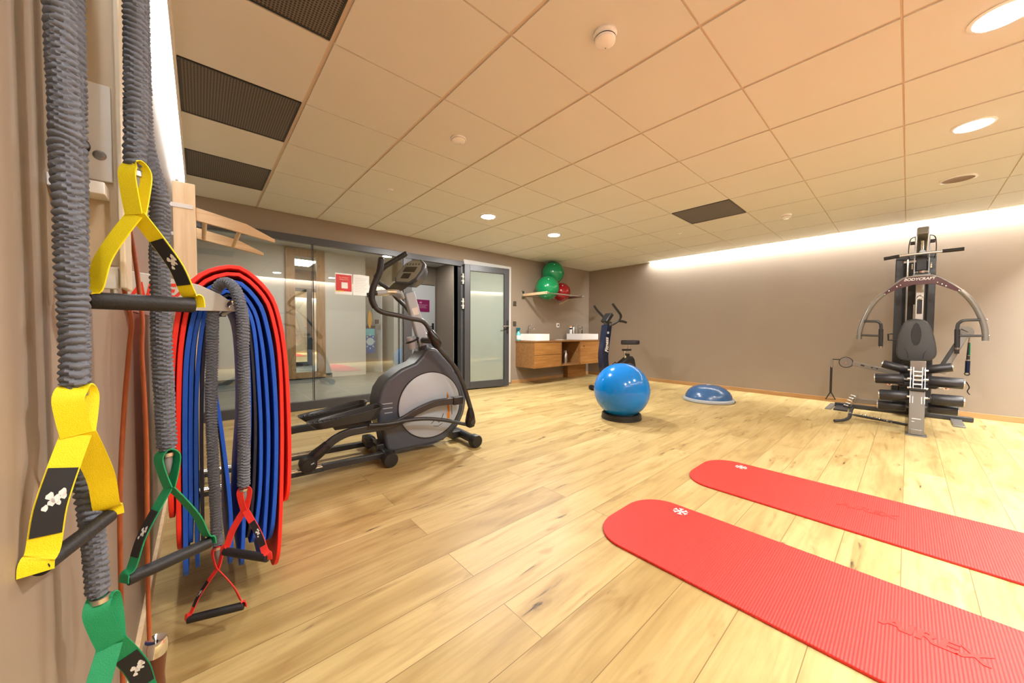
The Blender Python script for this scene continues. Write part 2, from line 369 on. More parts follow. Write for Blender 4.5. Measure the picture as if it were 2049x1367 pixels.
P = {
 'e_rail_n': [(0.419,2.57,0.058),(0.623,2.556,0.055),(1.057,2.526,0.069)],
 'e_rail_f': [(0.476,2.907,0.1),(0.656,2.894,0.097),(0.946,2.874,0.095)],
 'e_foot_rn': [(1.052,2.426,0.056)],
 'e_foot_rn_c': [(1.02,2.528,0.076)],
 'e_foot_fn': [(1.783,2.375,0.025)],
 'e_house': [(1.085,2.574,0.05),(1.04,2.577,0.067),(1.015,2.579,0.196),(0.975,2.581,0.296),(0.976,2.581,0.445),(0.995,2.58,0.528),(1.043,2.577,0.602),(1.153,2.569,0.678),(1.265,2.561,0.718),(1.323,2.557,0.775),(1.348,2.555,0.822),(1.391,2.552,0.837),(1.448,2.548,0.827),(1.488,2.546,0.785),(1.584,2.539,0.676),(1.655,2.534,0.548),(1.685,2.532,0.446),(1.685,2.532,0.316),(1.646,2.535,0.205),(1.57,2.54,0.106),(1.51,2.544,0.058),(1.296,2.559,0.05)],
 'e_disc': [(1.387,2.543,0.373),(1.148,2.559,0.403),(1.654,2.524,0.339),(1.388,2.543,0.644),(1.387,2.543,0.096)],
 'e_mast': [(1.392,2.673,0.849),(1.241,2.683,1.281)],
 'e_console': [(1.098,2.693,1.345),(1.181,2.687,1.376),(1.266,2.681,1.492),(1.346,2.676,1.546),(1.429,2.67,1.544),(1.46,2.668,1.506),(1.402,2.672,1.38),(1.241,2.683,1.297)],
 'e_arm_n': [(0.955,2.453,1.471),(0.941,2.454,1.379),(0.9,2.456,1.272),(0.889,2.457,1.192),(0.912,2.456,1.135),(0.963,2.452,1.102),(1.065,2.445,1.084),(1.173,2.437,1.062),(1.251,2.432,1.049),(1.291,2.429,1.015),(1.319,2.427,0.966)],
 'e_piv': [(1.319,2.427,0.966),(1.368,2.424,0.866)],
 'e_low_n': [(1.381,2.423,0.846),(1.453,2.418,0.769),(1.533,2.412,0.673),(1.602,2.407,0.542),(1.654,2.404,0.396),(1.687,2.401,0.287),(1.692,2.401,0.223)],
 'e_arm_f': [(1.354,2.926,1.644),(1.258,2.933,1.575),(1.157,2.94,1.496),(1.099,2.944,1.411),(1.14,2.941,1.365),(1.206,2.936,1.324),(1.278,2.931,1.248),(1.361,2.925,1.17),(1.457,2.919,1.036),(1.518,2.914,0.946)],
 'e_low_f': [(1.518,2.914,0.892),(1.461,2.918,0.78),(1.396,2.923,0.733),(1.368,2.925,0.651)],
 'e_hr': [(0.982,2.631,1.246),(1.048,2.627,1.255),(1.162,2.619,1.274),(1.209,2.615,1.231)],
 'e_bottle': [(1.299,2.629,0.869)],
 'e_ped_n': [(0.511,2.564,0.395),(0.582,2.559,0.411),(0.734,2.548,0.41),(0.899,2.537,0.405),(0.982,2.531,0.408),(1.004,2.529,0.372),(0.95,2.533,0.336),(0.857,2.54,0.3),(0.733,2.548,0.32),(0.573,2.559,0.356),(0.525,2.563,0.377)],
 'e_ped_f': [(0.558,2.881,0.333),(0.654,2.875,0.345),(0.861,2.86,0.378),(1.053,2.847,0.398)],
 'e_parm_n': [(1.582,2.459,0.397),(1.513,2.464,0.401),(1.382,2.473,0.4),(1.241,2.483,0.36),(1.117,2.491,0.305),(0.992,2.5,0.281),(0.857,2.51,0.281),(0.746,2.517,0.276),(0.663,2.523,0.247),(0.609,2.527,0.207)],
 'e_roll_n': [(0.51,2.534,0.126),(0.573,2.529,0.168)],
 'e_link_n': [(1.675,2.412,0.186),(1.581,2.419,0.218),(1.441,2.429,0.264),(1.29,2.439,0.298),(1.144,2.449,0.309),(1.008,2.459,0.304),(0.867,2.469,0.316)],
 'e_parm_f': [(0.239,2.904,0.24),(0.406,2.892,0.233),(0.477,2.887,0.238),(0.592,2.879,0.244),(0.697,2.872,0.263),(0.86,2.86,0.288),(1.088,2.844,0.307)],
 'e_knob_f': [(0.497,2.886,0.364)],
 'e_axle': [(1.414,2.531,0.391)],
 'g_bar': [(5.62,0.19,1.786),(5.62,0.037,1.795),(5.62,-0.208,1.797),(5.62,-0.342,1.799)],
 'g_panel': [(5.45,0.197,1.382),(5.45,0.105,1.479),(5.45,0.027,1.544),(5.45,-0.145,1.5499999999999998),(5.45,-0.241,1.4809999999999999),(5.45,-0.327,1.391),(5.45,-0.337,1.366),(5.45,-0.304,1.3780000000000001),(5.45,-0.169,1.463),(5.45,-0.026,1.467),(5.45,0.086,1.431),(5.45,0.182,1.37)],
 'g_arcL': [(5.45,0.182,1.391),(5.45,0.24,1.321),(5.45,0.29,1.22),(5.45,0.333,1.085),(5.45,0.354,0.981),(5.45,0.356,0.903)],
 'g_arcR': [(5.45,-0.324,1.382),(5.45,-0.379,1.302),(5.45,-0.425,1.201),(5.45,-0.459,1.088),(5.45,-0.475,1.0),(5.45,-0.48,0.907)],
 'g_hL': [(5.42,0.32,1.101),(5.42,0.233,1.099),(5.42,0.203,1.083),(5.42,0.191,1.035),(5.42,0.189,0.827)],
 'g_hL2': [(5.42,0.336,0.948),(5.42,0.196,0.944)],
 'g_hR': [(5.42,-0.442,1.101),(5.42,-0.359,1.0979999999999999),(5.42,-0.328,1.08),(5.42,-0.314,1.032),(5.42,-0.317,0.832)],
 'g_hR2': [(5.42,-0.319,0.951),(5.42,-0.463,0.953)],
 'g_back': [(5.6,-0.053,1.1239999999999999),(5.6,0.019,1.099),(5.6,0.063,0.983),(5.6,0.08,0.8099999999999999),(5.6,0.071,0.73),(5.6,0.03,0.6839999999999999),(5.6,-0.072,0.675),(5.6,-0.162,0.697),(5.6,-0.197,0.745),(5.6,-0.197,0.832),(5.6,-0.171,0.984),(5.6,-0.128,1.097)],
 'g_mast': [(5.75,-0.055,1.502),(5.75,-0.079,0.609),(5.75,-0.02,1.505),(5.75,-0.094,1.498)],
 'g_tower': [(6.2,0.098,1.8119999999999998),(6.2,-0.174,1.846),(6.2,0.057,0.18099999999999994),(6.2,-0.218,0.16499999999999992),(6.2,0.039,1.815),(6.2,-0.123,1.843)],
 'g_head': [(5.8,-0.014,2.012),(5.8,-0.143,2.024),(5.8,-0.154,1.587),(5.8,-0.025,1.601),(5.8,-0.077,2.064)],
 'g_p1L': [(5.45,0.171,0.645),(5.45,-0.001,0.591)],
 'g_p1R': [(5.45,-0.121,0.601),(5.45,-0.293,0.645)],
 'g_p2L': [(5.3,0.217,0.498),(5.3,0.003,0.505)],
 'g_p2R': [(5.3,-0.137,0.505),(5.3,-0.356,0.506)],
 'g_p3L': [(5.2,0.176,0.34099999999999997),(5.2,-0.027,0.355)],
 'g_p3R': [(5.2,-0.16,0.345),(5.2,-0.356,0.351)],
 'g_p4L': [(5.3,0.188,0.22299999999999998),(5.3,-0.017,0.22999999999999998)],
 'g_p4R': [(5.3,-0.143,0.246),(5.3,-0.331,0.25)],
 'g_armL': [(5.7,0.519,0.635),(5.7,0.424,0.618),(5.7,0.259,0.573),(5.7,0.119,0.54),(5.7,-0.006,0.5249999999999999)],
 'g_strapL': [(5.7,0.603,0.6359999999999999),(5.7,0.606,0.5569999999999999),(5.7,0.603,0.266),(5.7,0.642,0.16299999999999992),(5.7,0.556,0.17499999999999993)],
 'g_armR': [(5.85,-0.382,0.97),(5.85,-0.31,0.8029999999999999),(5.85,-0.262,0.617)],
 'g_strapR': [(5.85,-0.418,0.9299999999999999),(5.85,-0.415,0.8079999999999999),(5.85,-0.416,0.655),(5.85,-0.412,0.5469999999999999)],
 'g_post': [(5.1,-0.072,0.20099999999999996),(5.1,-0.074,-0.01100000000000001),(5.1,-0.07,0.626)],
 'g_bolt': [(5.2,-0.073,0.571),(5.2,-0.078,0.377),(5.2,-0.081,0.255)],
 'g_floor': [(6.302,0.723,0.0),(6.109,0.49,0.0),(6.56,0.421,0.0),(6.025,-0.038,0.0),(6.201,-0.418,0.0),(5.076,0.489,0.0),(5.095,-0.01,0.0),(5.121,-0.118,0.0)],
 'g_plate': [(5.6,0.428,0.248),(5.6,0.359,0.269),(5.6,0.379,0.11099999999999999),(5.6,0.467,0.125)],
 'g_tube': [(5.6,0.357,0.19499999999999995),(5.6,0.188,0.20399999999999996),(5.6,-0.032,0.20599999999999996)],
 'g_crank': [(5.5,0.401,0.11599999999999999),(5.5,0.407,0.05699999999999994),(5.5,0.439,-0.006000000000000005),(5.5,0.513,-0.06599999999999995)],
 'g_lowbar': [(5.5,0.104,0.41200000000000003),(5.5,-0.002,0.4149999999999999),(5.5,-0.249,0.42499999999999993),(5.5,-0.16,0.42399999999999993)],
 'g_hook': [(5.9,0.127,0.966),(5.9,0.15,0.96),(5.9,0.145,0.891),(5.9,0.079,0.892)],
 'b_hL': [(4.678,3.319,1.382),(4.673,3.323,1.255),(4.691,3.307,1.208),(4.745,3.259,1.145),(4.775,3.233,1.089),(4.835,3.18,1.074)],
 'b_hR': [(4.938,3.088,1.399),(4.969,3.06,1.289),(5.006,3.028,1.21),(5.048,2.991,1.163),(4.977,3.054,1.123),(4.906,3.116,1.074),(4.847,3.169,1.066)],
 'b_hR2': [(5.006,3.028,1.21),(5.06,2.98,1.139)],
 'b_cons': [(4.822,3.258,1.266),(4.924,3.167,1.283),(4.991,3.108,1.124),(4.866,3.219,1.123)],
 'b_col': [(4.853,3.164,1.074),(4.836,3.178,0.907),(4.815,3.197,0.684),(4.811,3.201,0.485),(4.824,3.189,0.325)],
 'b_col2': [(4.828,3.186,-0.035)],
 'b_saddle': [(5.222,3.171,0.789),(5.277,3.121,0.814),(5.358,3.05,0.815),(5.439,2.977,0.782),(5.415,2.999,0.749),(5.328,3.076,0.748)],
 'b_post': [(5.328,3.076,0.74),(5.322,3.081,0.673),(5.267,3.131,0.648),(5.256,3.14,0.523)],
 'b_house': [(5.193,3.129,0.419),(5.211,3.113,0.494),(5.309,3.026,0.577),(5.358,2.982,0.561),(5.379,2.964,0.363),(5.39,2.954,-0.069),(5.18,3.141,-0.07)],
 'b_front': [(4.995,3.238,0.497),(5.068,3.173,0.53),(5.129,3.119,0.498),(5.119,3.128,0.35),(4.978,3.253,0.308)],
 'r1': [(-0.124,0.7,1.412),(-0.122,0.7,1.377),(-0.122,0.7,1.318),(-0.121,0.7,1.258),(-0.121,0.7,1.179),(-0.12,0.7,1.117),(-0.12,0.7,1.062),(-0.119,0.7,0.999),(-0.119,0.7,0.949),(-0.12,0.7,0.898)],
 'r1b': [(-0.125,0.76,1.151),(-0.128,0.76,0.891),(-0.127,0.76,0.8069999999999999),(-0.125,0.76,0.764),(-0.12,0.76,0.706),(-0.117,0.76,0.647),(-0.116,0.76,0.592)],
 'rA': [(-0.068,0.8,1.5230000000000001),(-0.067,0.8,1.479),(-0.067,0.8,1.404),(-0.068,0.8,1.329),(-0.07,0.8,1.259),(-0.071,0.8,1.218),(-0.07,0.8,1.195)],
 'rB': [(-0.074,0.95,1.63),(-0.074,0.95,1.488),(-0.073,0.95,1.353),(-0.067,0.95,1.291),(-0.055,0.95,1.234),(-0.053,0.95,1.183),(-0.055,0.95,1.107),(-0.055,0.95,1.012),(-0.055,0.95,0.9359999999999999),(-0.053,0.95,0.839),(-0.051,0.95,0.741)],
 'rC': [(0.075,1.47,1.1099999999999999),(0.058,1.47,1.103),(0.043,1.47,1.083),(0.035,1.47,1.046),(0.031,1.47,0.974),(0.027,1.47,0.879),(0.024,1.47,0.751),(0.024,1.47,0.622),(0.027,1.47,0.492),(0.03,1.47,0.36),(0.031,1.47,0.277)],
 'rD': [(0.071,1.38,1.101),(0.088,1.38,1.089),(0.098,1.38,1.065),(0.101,1.38,1.006),(0.101,1.38,0.9119999999999999),(0.101,1.38,0.818),(0.101,1.38,0.723),(0.098,1.38,0.597),(0.096,1.38,0.478)],
 'j1': [(-0.101,0.98,1.446),(-0.106,0.98,1.216),(-0.106,0.98,1.067),(-0.097,0.98,0.993),(-0.101,0.98,0.9359999999999999),(-0.11,0.98,0.813),(-0.118,0.98,0.653),(-0.12,0.98,0.46099999999999997),(-0.121,0.98,0.29799999999999993),(-0.122,0.98,0.16699999999999993)],
 'j2': [(-0.103,1.0,1.455),(-0.103,1.0,1.241),(-0.093,1.0,1.129),(-0.088,1.0,1.062),(-0.084,1.0,0.993),(-0.086,1.0,0.9339999999999999),(-0.084,1.0,0.835),(-0.083,1.0,0.735),(-0.084,1.0,0.635),(-0.086,1.0,0.483),(-0.086,1.0,0.349)],
 'jh': [(-0.086,1.0,0.344),(-0.084,1.0,0.29599999999999993),(-0.084,1.0,0.22299999999999998),(-0.084,1.0,0.139)],
 'y1': [(-0.118,0.68,0.897),(-0.118,0.68,0.863),(-0.117,0.68,0.838),(-0.114,0.68,0.822),(-0.147,0.68,0.7),(-0.093,0.68,0.735),(-0.137,0.68,0.732),(-0.099,0.68,0.757)],
 'y2': [(-0.07,0.8,1.222),(-0.07,0.8,1.195),(-0.07,0.8,1.156),(-0.117,0.8,1.014),(-0.008,0.8,1.025),(-0.119,0.8,1.012),(-0.004,0.8,1.018)],
 'gB': [(-0.051,0.95,0.736),(-0.051,0.95,0.707),(-0.049,0.95,0.657),(-0.108,0.95,0.51),(0.007,0.95,0.542),(-0.101,0.95,0.5640000000000001),(-0.002,0.95,0.575)],
 'g1': [(-0.113,0.76,0.583),(-0.112,0.76,0.542),(-0.104,0.76,0.5149999999999999),(-0.126,0.76,0.43299999999999994),(-0.072,0.76,0.393)],
 'rdC': [(0.031,1.47,0.269),(0.028,1.47,0.22899999999999998),(0.034,1.47,0.19299999999999995),(-0.04,1.47,0.06799999999999995),(0.095,1.47,0.040999999999999925)],
 'rdD': [(0.097,1.38,0.469),(0.097,1.38,0.43699999999999994),(0.098,1.38,0.402),(0.047,1.38,0.2889999999999999),(0.147,1.38,0.22999999999999998)],
 'rail': [(-0.123,0.84,1.354),(-0.097,0.84,1.349),(-0.101,0.84,1.202),(-0.126,0.84,1.206),(-0.133,0.84,1.195),(-0.103,0.84,1.194),(-0.105,0.84,1.179),(-0.166,0.84,1.195),(-0.094,0.84,1.07),(-0.128,0.84,1.071),(-0.095,0.84,1.038),(-0.128,0.84,1.039),(-0.134,0.84,1.2530000000000001),(-0.112,0.84,1.2429999999999999),(-0.155,0.84,1.452),(-0.099,0.84,1.487),(-0.086,0.84,1.495)],
}
# ================================================================== the room
XL, XR, YB, YF, HC = -0.157, 6.66, 4.86, -1.42, 2.34
struct(MB().box((XL-0.1, YF-0.02, -0.05), (XR+0.1, YB+0.1, 0)), 'floor', M_floor, smooth=False)
mw = MB()
mw.box((XL-0.1, YF-0.1, 0), (XL, YB+0.1, 2.5)); struct(mw, 'wall_left', M_wall, smooth=False)
struct(MB().box((XR, YF-0.1, 0), (XR+0.1, YB+0.1, 2.5)), 'wall_right', M_wall, smooth=False)
struct(MB().box((XL, YF-0.1, 0), (XR, YF, 2.5)), 'wall_front', M_wall, smooth=False)
# back wall: lintel over the glazing, and the solid part beside the door
GX0, GX1, GX2, GX3 = XL, 1.05, 2.22, 3.24     # glazing start, joint, end of fixed glass, end of doorway
ZT = 2.10
struct(MB().box((XL, YB, ZT), (GX3, YB+0.12, 2.5)).box((GX3, YB, 0), (XR, YB+0.12, 2.5)), 'wall_back', M_wall, smooth=False)
# coves above the ceiling edge
struct(MB().box((6.58, YF, 2.455), (XR, 3.42, 2.5)).box((6.565, YF, 2.345), (6.58, 3.42, 2.5)).box((6.565, 3.40, 2.345), (XR, 3.42, 2.5))
       .box((XL, YF, 2.455), (-0.07, YB, 2.5)).box((-0.078, YF, 2.30), (-0.066, YB, 2.5)).box((-0.066, YF, 2.455), (6.565, YF+0.08, 2.5)).box((-0.066, YF+0.08, 2.345), (6.565, YF+0.09, 2.5)), 'trim_1', M_white, smooth=False)
# ceiling: lay-in tiles with real joints over a grid plane
xs = [-0.066] + [-0.108 + 0.6*i for i in range(1, 12)] + [XR]
ys = [YF+0.08] + [1.252 - 0.6*k for k in range(4, -1, -1)] + [1.252 + 0.6*k for k in range(1, 7)] + [YB+0.005]
VENTS = [(0, 3.052-0.6), (0, 3.652), (0, 1.252), (7, 1.252)]
ct = MB(); gx, gy = 0.0105, 0.0045
for i in range(len(xs)-1):
    for j in range(len(ys)-1):
        if ys[j+1]-ys[j] < 0.02: continue
        if any(i == vi and abs(ys[j]-vy) < 0.01 for vi, vy in VENTS): continue
        x1 = xs[i+1]; y0, y1 = ys[j], ys[j+1]
        if i == len(xs)-2 and y0 < 3.39: x1 = 6.58 + gx
        if i == len(xs)-2 and y0 < 3.4 < y1:
            ct.box((xs[i]+gx, 3.41, HC), (XR, y1-gy, HC+0.02)); y1 = 3.4+gy
        ct.box((xs[i]+gx if i else xs[i], y0+gy, HC), (x1-gx, y1-gy, HC+0.02))
struct(ct, 'ceiling', M_ceil, smooth=False)
gm = MB().box((-0.066, YF+0.09, HC+0.007), (6.58, YB, HC+0.012)).box((6.55, 3.41, HC+0.007), (XR, YB, HC+0.012))
struct(gm, 'trim_2', M_tbar, smooth=False)
for (i, y0), where in zip(VENTS, ['second from the back wall', 'nearest the back wall', 'nearest the viewer', '']):
    lab = ('dark perforated ceiling grille beside the left light slot, ' + where) if where else 'dark square grille in the ceiling toward the far right'
    t = thing('ceiling_vent', lab, 'vent', ((xs[i]+xs[i+1])/2, y0+0.3, HC-0.002), group='dark ceiling grilles')
    x0, x1 = xs[i]+(0.006 if i else 0.002), xs[i+1]-0.012
    MB().box((x0+0.006, y0+0.012, HC+0.001), (x1-0.006, y0+0.588, HC+0.0035)).build('perforated_panel', M_vent, t, smooth=False)
    f = MB()
    for a, b in (((x0, y0+0.006), (x1, y0+0.014)), ((x0, y0+0.586), (x1, y0+0.594)), ((x0, y0+0.014), (x0+0.008, y0+0.586)), ((x1-0.008, y0+0.014), (x1, y0+0.586))):
        f.box((*a, HC-0.002), (*b, HC+0.006))
    f.build('vent_frame', M_charm, t, smooth=False)
# LED strips in the coves
for nm, x, ya, yb, lab in (('led_strip', 6.615, YF+0.09, 3.36, 'glowing white strip light in the slot above the right wall'), ('led_strip', -0.112, YF+0.1, YB-0.06, 'glowing white strip light in the slot above the left wall')):
    MB().box((x-0.02, ya, 2.432), (x+0.02, yb, 2.4545)).build(nm, M_led, smooth=False, label=lab, category='light', group='cove strip lights')
MB().box((0.0, -1.405, 2.432), (6.4, -1.365, 2.4545)).build('led_strip', M_led, smooth=False, label='glowing white strip light in the slot above the wall behind the viewer', category='light', group='cove strip lights')
# skirting boards
struct(MB().box((XR-0.014, YF, 0), (XR, YB, 0.062)), 'baseboard_right', wood('oak_skirting_y', (0.36, 0.19, 0.07), (0.48, 0.28, 0.115), axis=1), bevel=0.002)
struct(MB().box((4.30, YB-0.014, 0), (XR-0.014, YB, 0.062)), 'baseboard_back', M_base, bevel=0.002)
struct(MB().box((XL, YF, 0), (XL+0.013, YB-0.1, 0.058)), 'baseboard_left', M_pine, bevel=0.002)
struct(MB().box((XL+0.013, YF, 0), (XR-0.014, YF+0.014, 0.062)), 'baseboard_front', M_base, bevel=0.002)
# ---------------------------------------------------------------- glazed partition
fr = MB()
fr.box((XL, YB-0.03, 2.02), (GX3, YB+0.04, ZT)); fr.box((XL, YB-0.03, 0), (2.33, YB+0.04, 0.105)); fr.box((2.20, YB-0.03, 0.105), (2.33, YB+0.04, 2.02))
fr.box((GX3-0.075, YB-0.05, 0), (GX3, YB+0.05, 2.02))
struct(fr, 'trim_3', M_alu, bevel=0.003, smooth=False)
for n, (a, b) in enumerate(((XL, GX1), (GX1, GX2-0.02))):
    w_ = struct(MB().box((a+0.004, YB, 0.1), (b-0.004, YB+0.010, 2.025)), 'window_%d' % (n+1), M_glass, smooth=False)
struct(MB().box((GX1-0.004, YB-0.002, 0.105), (GX1+0.004, YB+0.014, 2.02)).box((GX1-0.018, YB+0.010, 0.105), (GX1-0.012, YB+0.014, 2.02)), 'trim_4', M_black, smooth=False)
# white reveal panel on the wall behind the opened door
struct(MB().box((3.245, YB-0.012, 0.03), (4.275, YB, 2.145)), 'trim_5', M_doorw, smooth=False)
# opened glass door leaf
hx = V(3.215, 4.80, 0); fx = V(4.055, 4.665, 0); dd = (fx-hx).normalized(); dn = V(dd.y, -dd.x, 0); DL = (fx-hx).length
def dpt(s, z, o=0.0): return hx + dd*s + V(0, 0, z) + dn*o
leaf = MB()
def dbox(mb, s0, s1, z0, z1, o, th): mb.obox(dpt((s0+s1)/2, (z0+z1)/2, o), dd, (s1-s0)/2, dn, th/2, (0, 0, 1), (z1-z0)/2)
dbox(leaf, 0, 0.095, 0.02, 2.055, 0, 0.055); dbox(leaf, DL-0.095, DL, 0.02, 2.055, 0, 0.055)
dbox(leaf, 0.095, DL-0.095, 1.955, 2.055, 0, 0.055); dbox(leaf, 0.095, DL-0.095, 0.02, 0.135, 0, 0.055)
door = struct(leaf, 'door_1', M_alu, bevel=0.003, smooth=False)
p = MB(); dbox(p, 0.09, DL-0.09, 0.13, 1.96, 0, 0.012); p.build('glass_pane', M_glassd, door, smooth=False)
p = MB(); dbox(p, 0.095, 0.105, 0.135, 1.955, 0.018, 0.012); dbox(p, DL-0.105, DL-0.095, 0.135, 1.955, 0.018, 0.012); p.build('glazing_bead', M_black, door, smooth=False)
p = MB(); dbox(p, DL-0.055, DL-0.02, 0.93, 1.16, 0.030, 0.008)
p.build('handle_plate', M_black, door, bevel=0.003)
p = MB(); p.tube(smooth([dpt(DL-0.038, 1.06, 0.03), dpt(DL-0.038, 1.06, 0.07), dpt(DL-0.06, 1.06, 0.082), dpt(DL-0.16, 1.055, 0.082)], 5), 0.009, 12)
p.build('lever_handle', M_steel, door)
for z in (1.80, 1.73, 1.40, 1.33):
    MB().cyl((3.19, 4.79, z), (3.19, 4.79, z+0.10), 0.016, 14).box((3.165, 4.785, z+0.04), (3.215, 4.81, z+0.06)).build('hinge', M_wht_metal, door)
# ---------------------------------------------------------------- hallway beyond the glass
YH = 7.95
struct(MB().box((-1.6, YB+0.04, -0.03), (6.3, 10.2, -0.001)), 'floor_hallway', M_tile, smooth=False)
hw = MB(); hw.box((-1.6, YH, 0), (2.74, YH+0.1, 2.6)); hw.box((2.64, YH+0.1, 0), (2.74, 9.4, 2.6)); hw.box((2.64, 9.3, 0), (3.5, 9.4, 2.6)); hw.box((3.40, 8.0, 0), (3.5, 9.3, 2.6))
struct(hw, 'wall_hallway', M_hall, smooth=False)
struct(MB().box((3.4, 8.0, 2.12), (4.62, 8.1, 2.6)).box((4.47, 8.0, 0), (4.62, 8.1, 2.12)).box((4.5, 4.98, 0), (4.6, 8.0, 2.6)).box((-1.6, YB+0.12, 0), (-1.5, YH, 2.6)), 'wall_hallway_right', M_wall, smooth=False)
struct(MB().box((-1.6, YB+0.12, 2.58), (6.3, 9.5, 2.62)), 'ceiling_hallway', M_white, smooth=False)
struct(MB().box((-1.6, YH-0.012, 0), (2.05, YH, 0.085)), 'baseboard_hallway', mat('grey_tile_skirting', (0.10, 0.11, 0.11), 0.5), smooth=False)
struct(MB().box((3.245, YB+0.12, 0), (3.30, YB+0.30, 2.3)), 'trim_6', M_white, smooth=False)
struct(MB().box((3.245, YB+0.12, 0.0), (3.25, YB+0.29, 2.3)), 'trim_7', M_wall, smooth=False)
hd = struct(MB().box((3.54, 7.96, 0.01), (4.46, 8.0, 2.10)), 'door_2', M_doorw, bevel=0.002, smooth=False)
MB().box((4.37, 7.93, 1.0), (4.41, 7.96, 1.16)).cyl((4.39, 7.94, 1.08), (4.27, 7.91, 1.08), 0.01, 10).build('door_handle', M_black, hd)
MB().box((3.93, 7.952, 1.44), (4.30, 7.96, 1.735)).build('magenta_sign', M_magenta, hd, smooth=False)
sg = MB().box((4.03, 7.949, 1.645), (4.09, 7.952, 1.68))
for k, (a, b) in enumerate(((3.98, 4.24), (3.98, 4.2), (3.98, 4.22))): sg.box((a, 7.949, 1.60-k*0.035), (b, 7.952, 1.612-k*0.035))
sg.build('sign_print', mat('sign_print_pink', (0.6, 0.3, 0.45), 0.5), hd, smooth=False)
hd3 = struct(MB().obox((3.02, 8.55, 1.03), (0.30, -0.75, 0), 0.42, (0.75, 0.30, 0), 0.02, (0, 0, 1), 1.03), 'door_3', M_doorw, bevel=0.002, smooth=False)
MB().box((2.98, 8.02, 1.12), (3.06, 8.06, 1.22)).build('switch_plate', M_switch, hd3)
t = thing('standing_mirror', 'tall mirror in a knotty wooden frame on the hallway wall', 'mirror', (1.57, YH-0.03, 0.0))
mf = MB(); a0, a1, z0, z1, fw_ = 1.235, 1.915, 0.02, 2.56, 0.155
YM = YH-0.04
for A, B in (((a0, z0), (a0+fw_, z1)), ((a1-fw_, z0), (a1, z1)), ((a0+fw_, z0), (a1-fw_, z0+0.12)), ((a0+fw_, z1-0.14), (a1-fw_, z1))):
    mf.box((A[0], YM-0.03, A[1]), (B[0], YM+0.02, B[1]))
mf.build('wooden_frame', M_rustic, t, bevel=0.004)
MB().box((a0+fw_-0.01, YM-0.004, z0+0.11), (a1-fw_+0.01, YM+0.004, z1-0.13)).build('mirror_glass', M_mirror, t, smooth=False)
# mural poster at the hallway corner
t = thing('wall_poster', 'tall colourful poster with a flame over a pale wheel on the hallway corner', 'poster', (2.88, 8.05, 0.45))
MB().box((2.76, 8.05, 0.46), (2.98, 8.06, 1.02)).build('blue_panel', M_mural, t, smooth=False)
MB().box((2.77, 8.045, 0.86), (2.97, 8.05, 1.01)).build('turquoise_sky', M_muralt, t, smooth=False)
q = MB(); q.lathe([(0.0, 0), (0.085, 0), (0.085, 0.003), (0, 0.003)], (2.87, 8.046, 0.72), (0, -1, 0), 24)
for k in range(8):
    a = 2*PI*k/8; q.obox((2.87+0.09*math.cos(a), 8.045, 0.72+0.15*math.sin(a)), (math.cos(a), 0, math.sin(a)), 0.02, (0, 1, 0), 0.001, (-math.sin(a), 0, math.cos(a)), 0.012)
q.build('pale_wheel', M_muralp, t)
MB().box((2.76, 8.04, 1.02), (2.98, 8.05, 1.08)).build('dark_band', M_charm, t, smooth=False)
MB().prism([(2.86+0.05*math.sin(2*PI*k/16)*(1-0.3*math.cos(2*PI*k/16)), 8.035, 1.22-0.20*math.cos(2*PI*k/16)*(1.0)) for k in range(16)], (0, 0.006, 0)).build('flame', mat('flame_orange', (0.85, 0.35, 0.03), 0.5, var=0.4, vscale=12), t)
q = MB()
for sx in (-1, 1): q.tube([(2.87+sx*0.03, 8.03, 1.45), (2.87+sx*0.07, 8.03, 1.15)], 0.006, 8)
q.build('green_stems', M_green, t)
# notices taped on the glass
t = thing('red_notice', 'red notice with white square and two lines of text taped to the glass', 'notice', (1.40, YB-0.004, 1.437))
MB().box((1.297, YB-0.004, 1.437), (1.503, YB-0.001, 1.708)).build('sheet', M_paper, t, smooth=False)
MB().box((1.306, YB-0.006, 1.478), (1.497, YB-0.004, 1.690)).build('red_field', M_posterred, t, smooth=False)
MB().box((1.372, YB-0.008, 1.515), (1.448, YB-0.006, 1.592)).build('white_square', M_paper, t, smooth=False)
me = MB()
for s_, z_ in (('Le masque', 1.655), ('obligatoire', 1.630)): me.add(text_mesh(s_, 0.026, basis((1.40, YB-0.0065, z_), (1, 0, 0), (0, 0, 1)), 0.0005))
me.build('notice_text', mat('salmon_print', (0.85, 0.42, 0.32), 0.5), t, smooth=False)
MB().box((1.31, YB-0.0065, 1.470), (1.40, YB-0.0045, 1.482)).build('yellow_strip', mat('yellow_print', (0.7, 0.6, 0.1), 0.5), t, smooth=False)
t = thing('white_notice', 'plain white sheet of small text taped to the glass beside the red notice', 'notice', (1.62, YB-0.004, 1.435))
MB().prism([(1.516, YB-0.003, 1.437), (1.722, YB-0.003, 1.440), (1.724, YB-0.003, 1.705), (1.60, YB-0.003, 1.712), (1.516, YB-0.003, 1.708)], (0, 0.002, 0)).build('sheet', M_paper, t, smooth=False)
q = MB()
for k in range(9):
    q.box((1.535, YB-0.0045, 1.66-0.022*k), (1.70-0.02*(k % 3), YB-0.003, 1.664-0.022*k))
q.build('text_lines', mat('faint_grey_print', (0.52, 0.52, 0.52), 0.6), t, smooth=False)
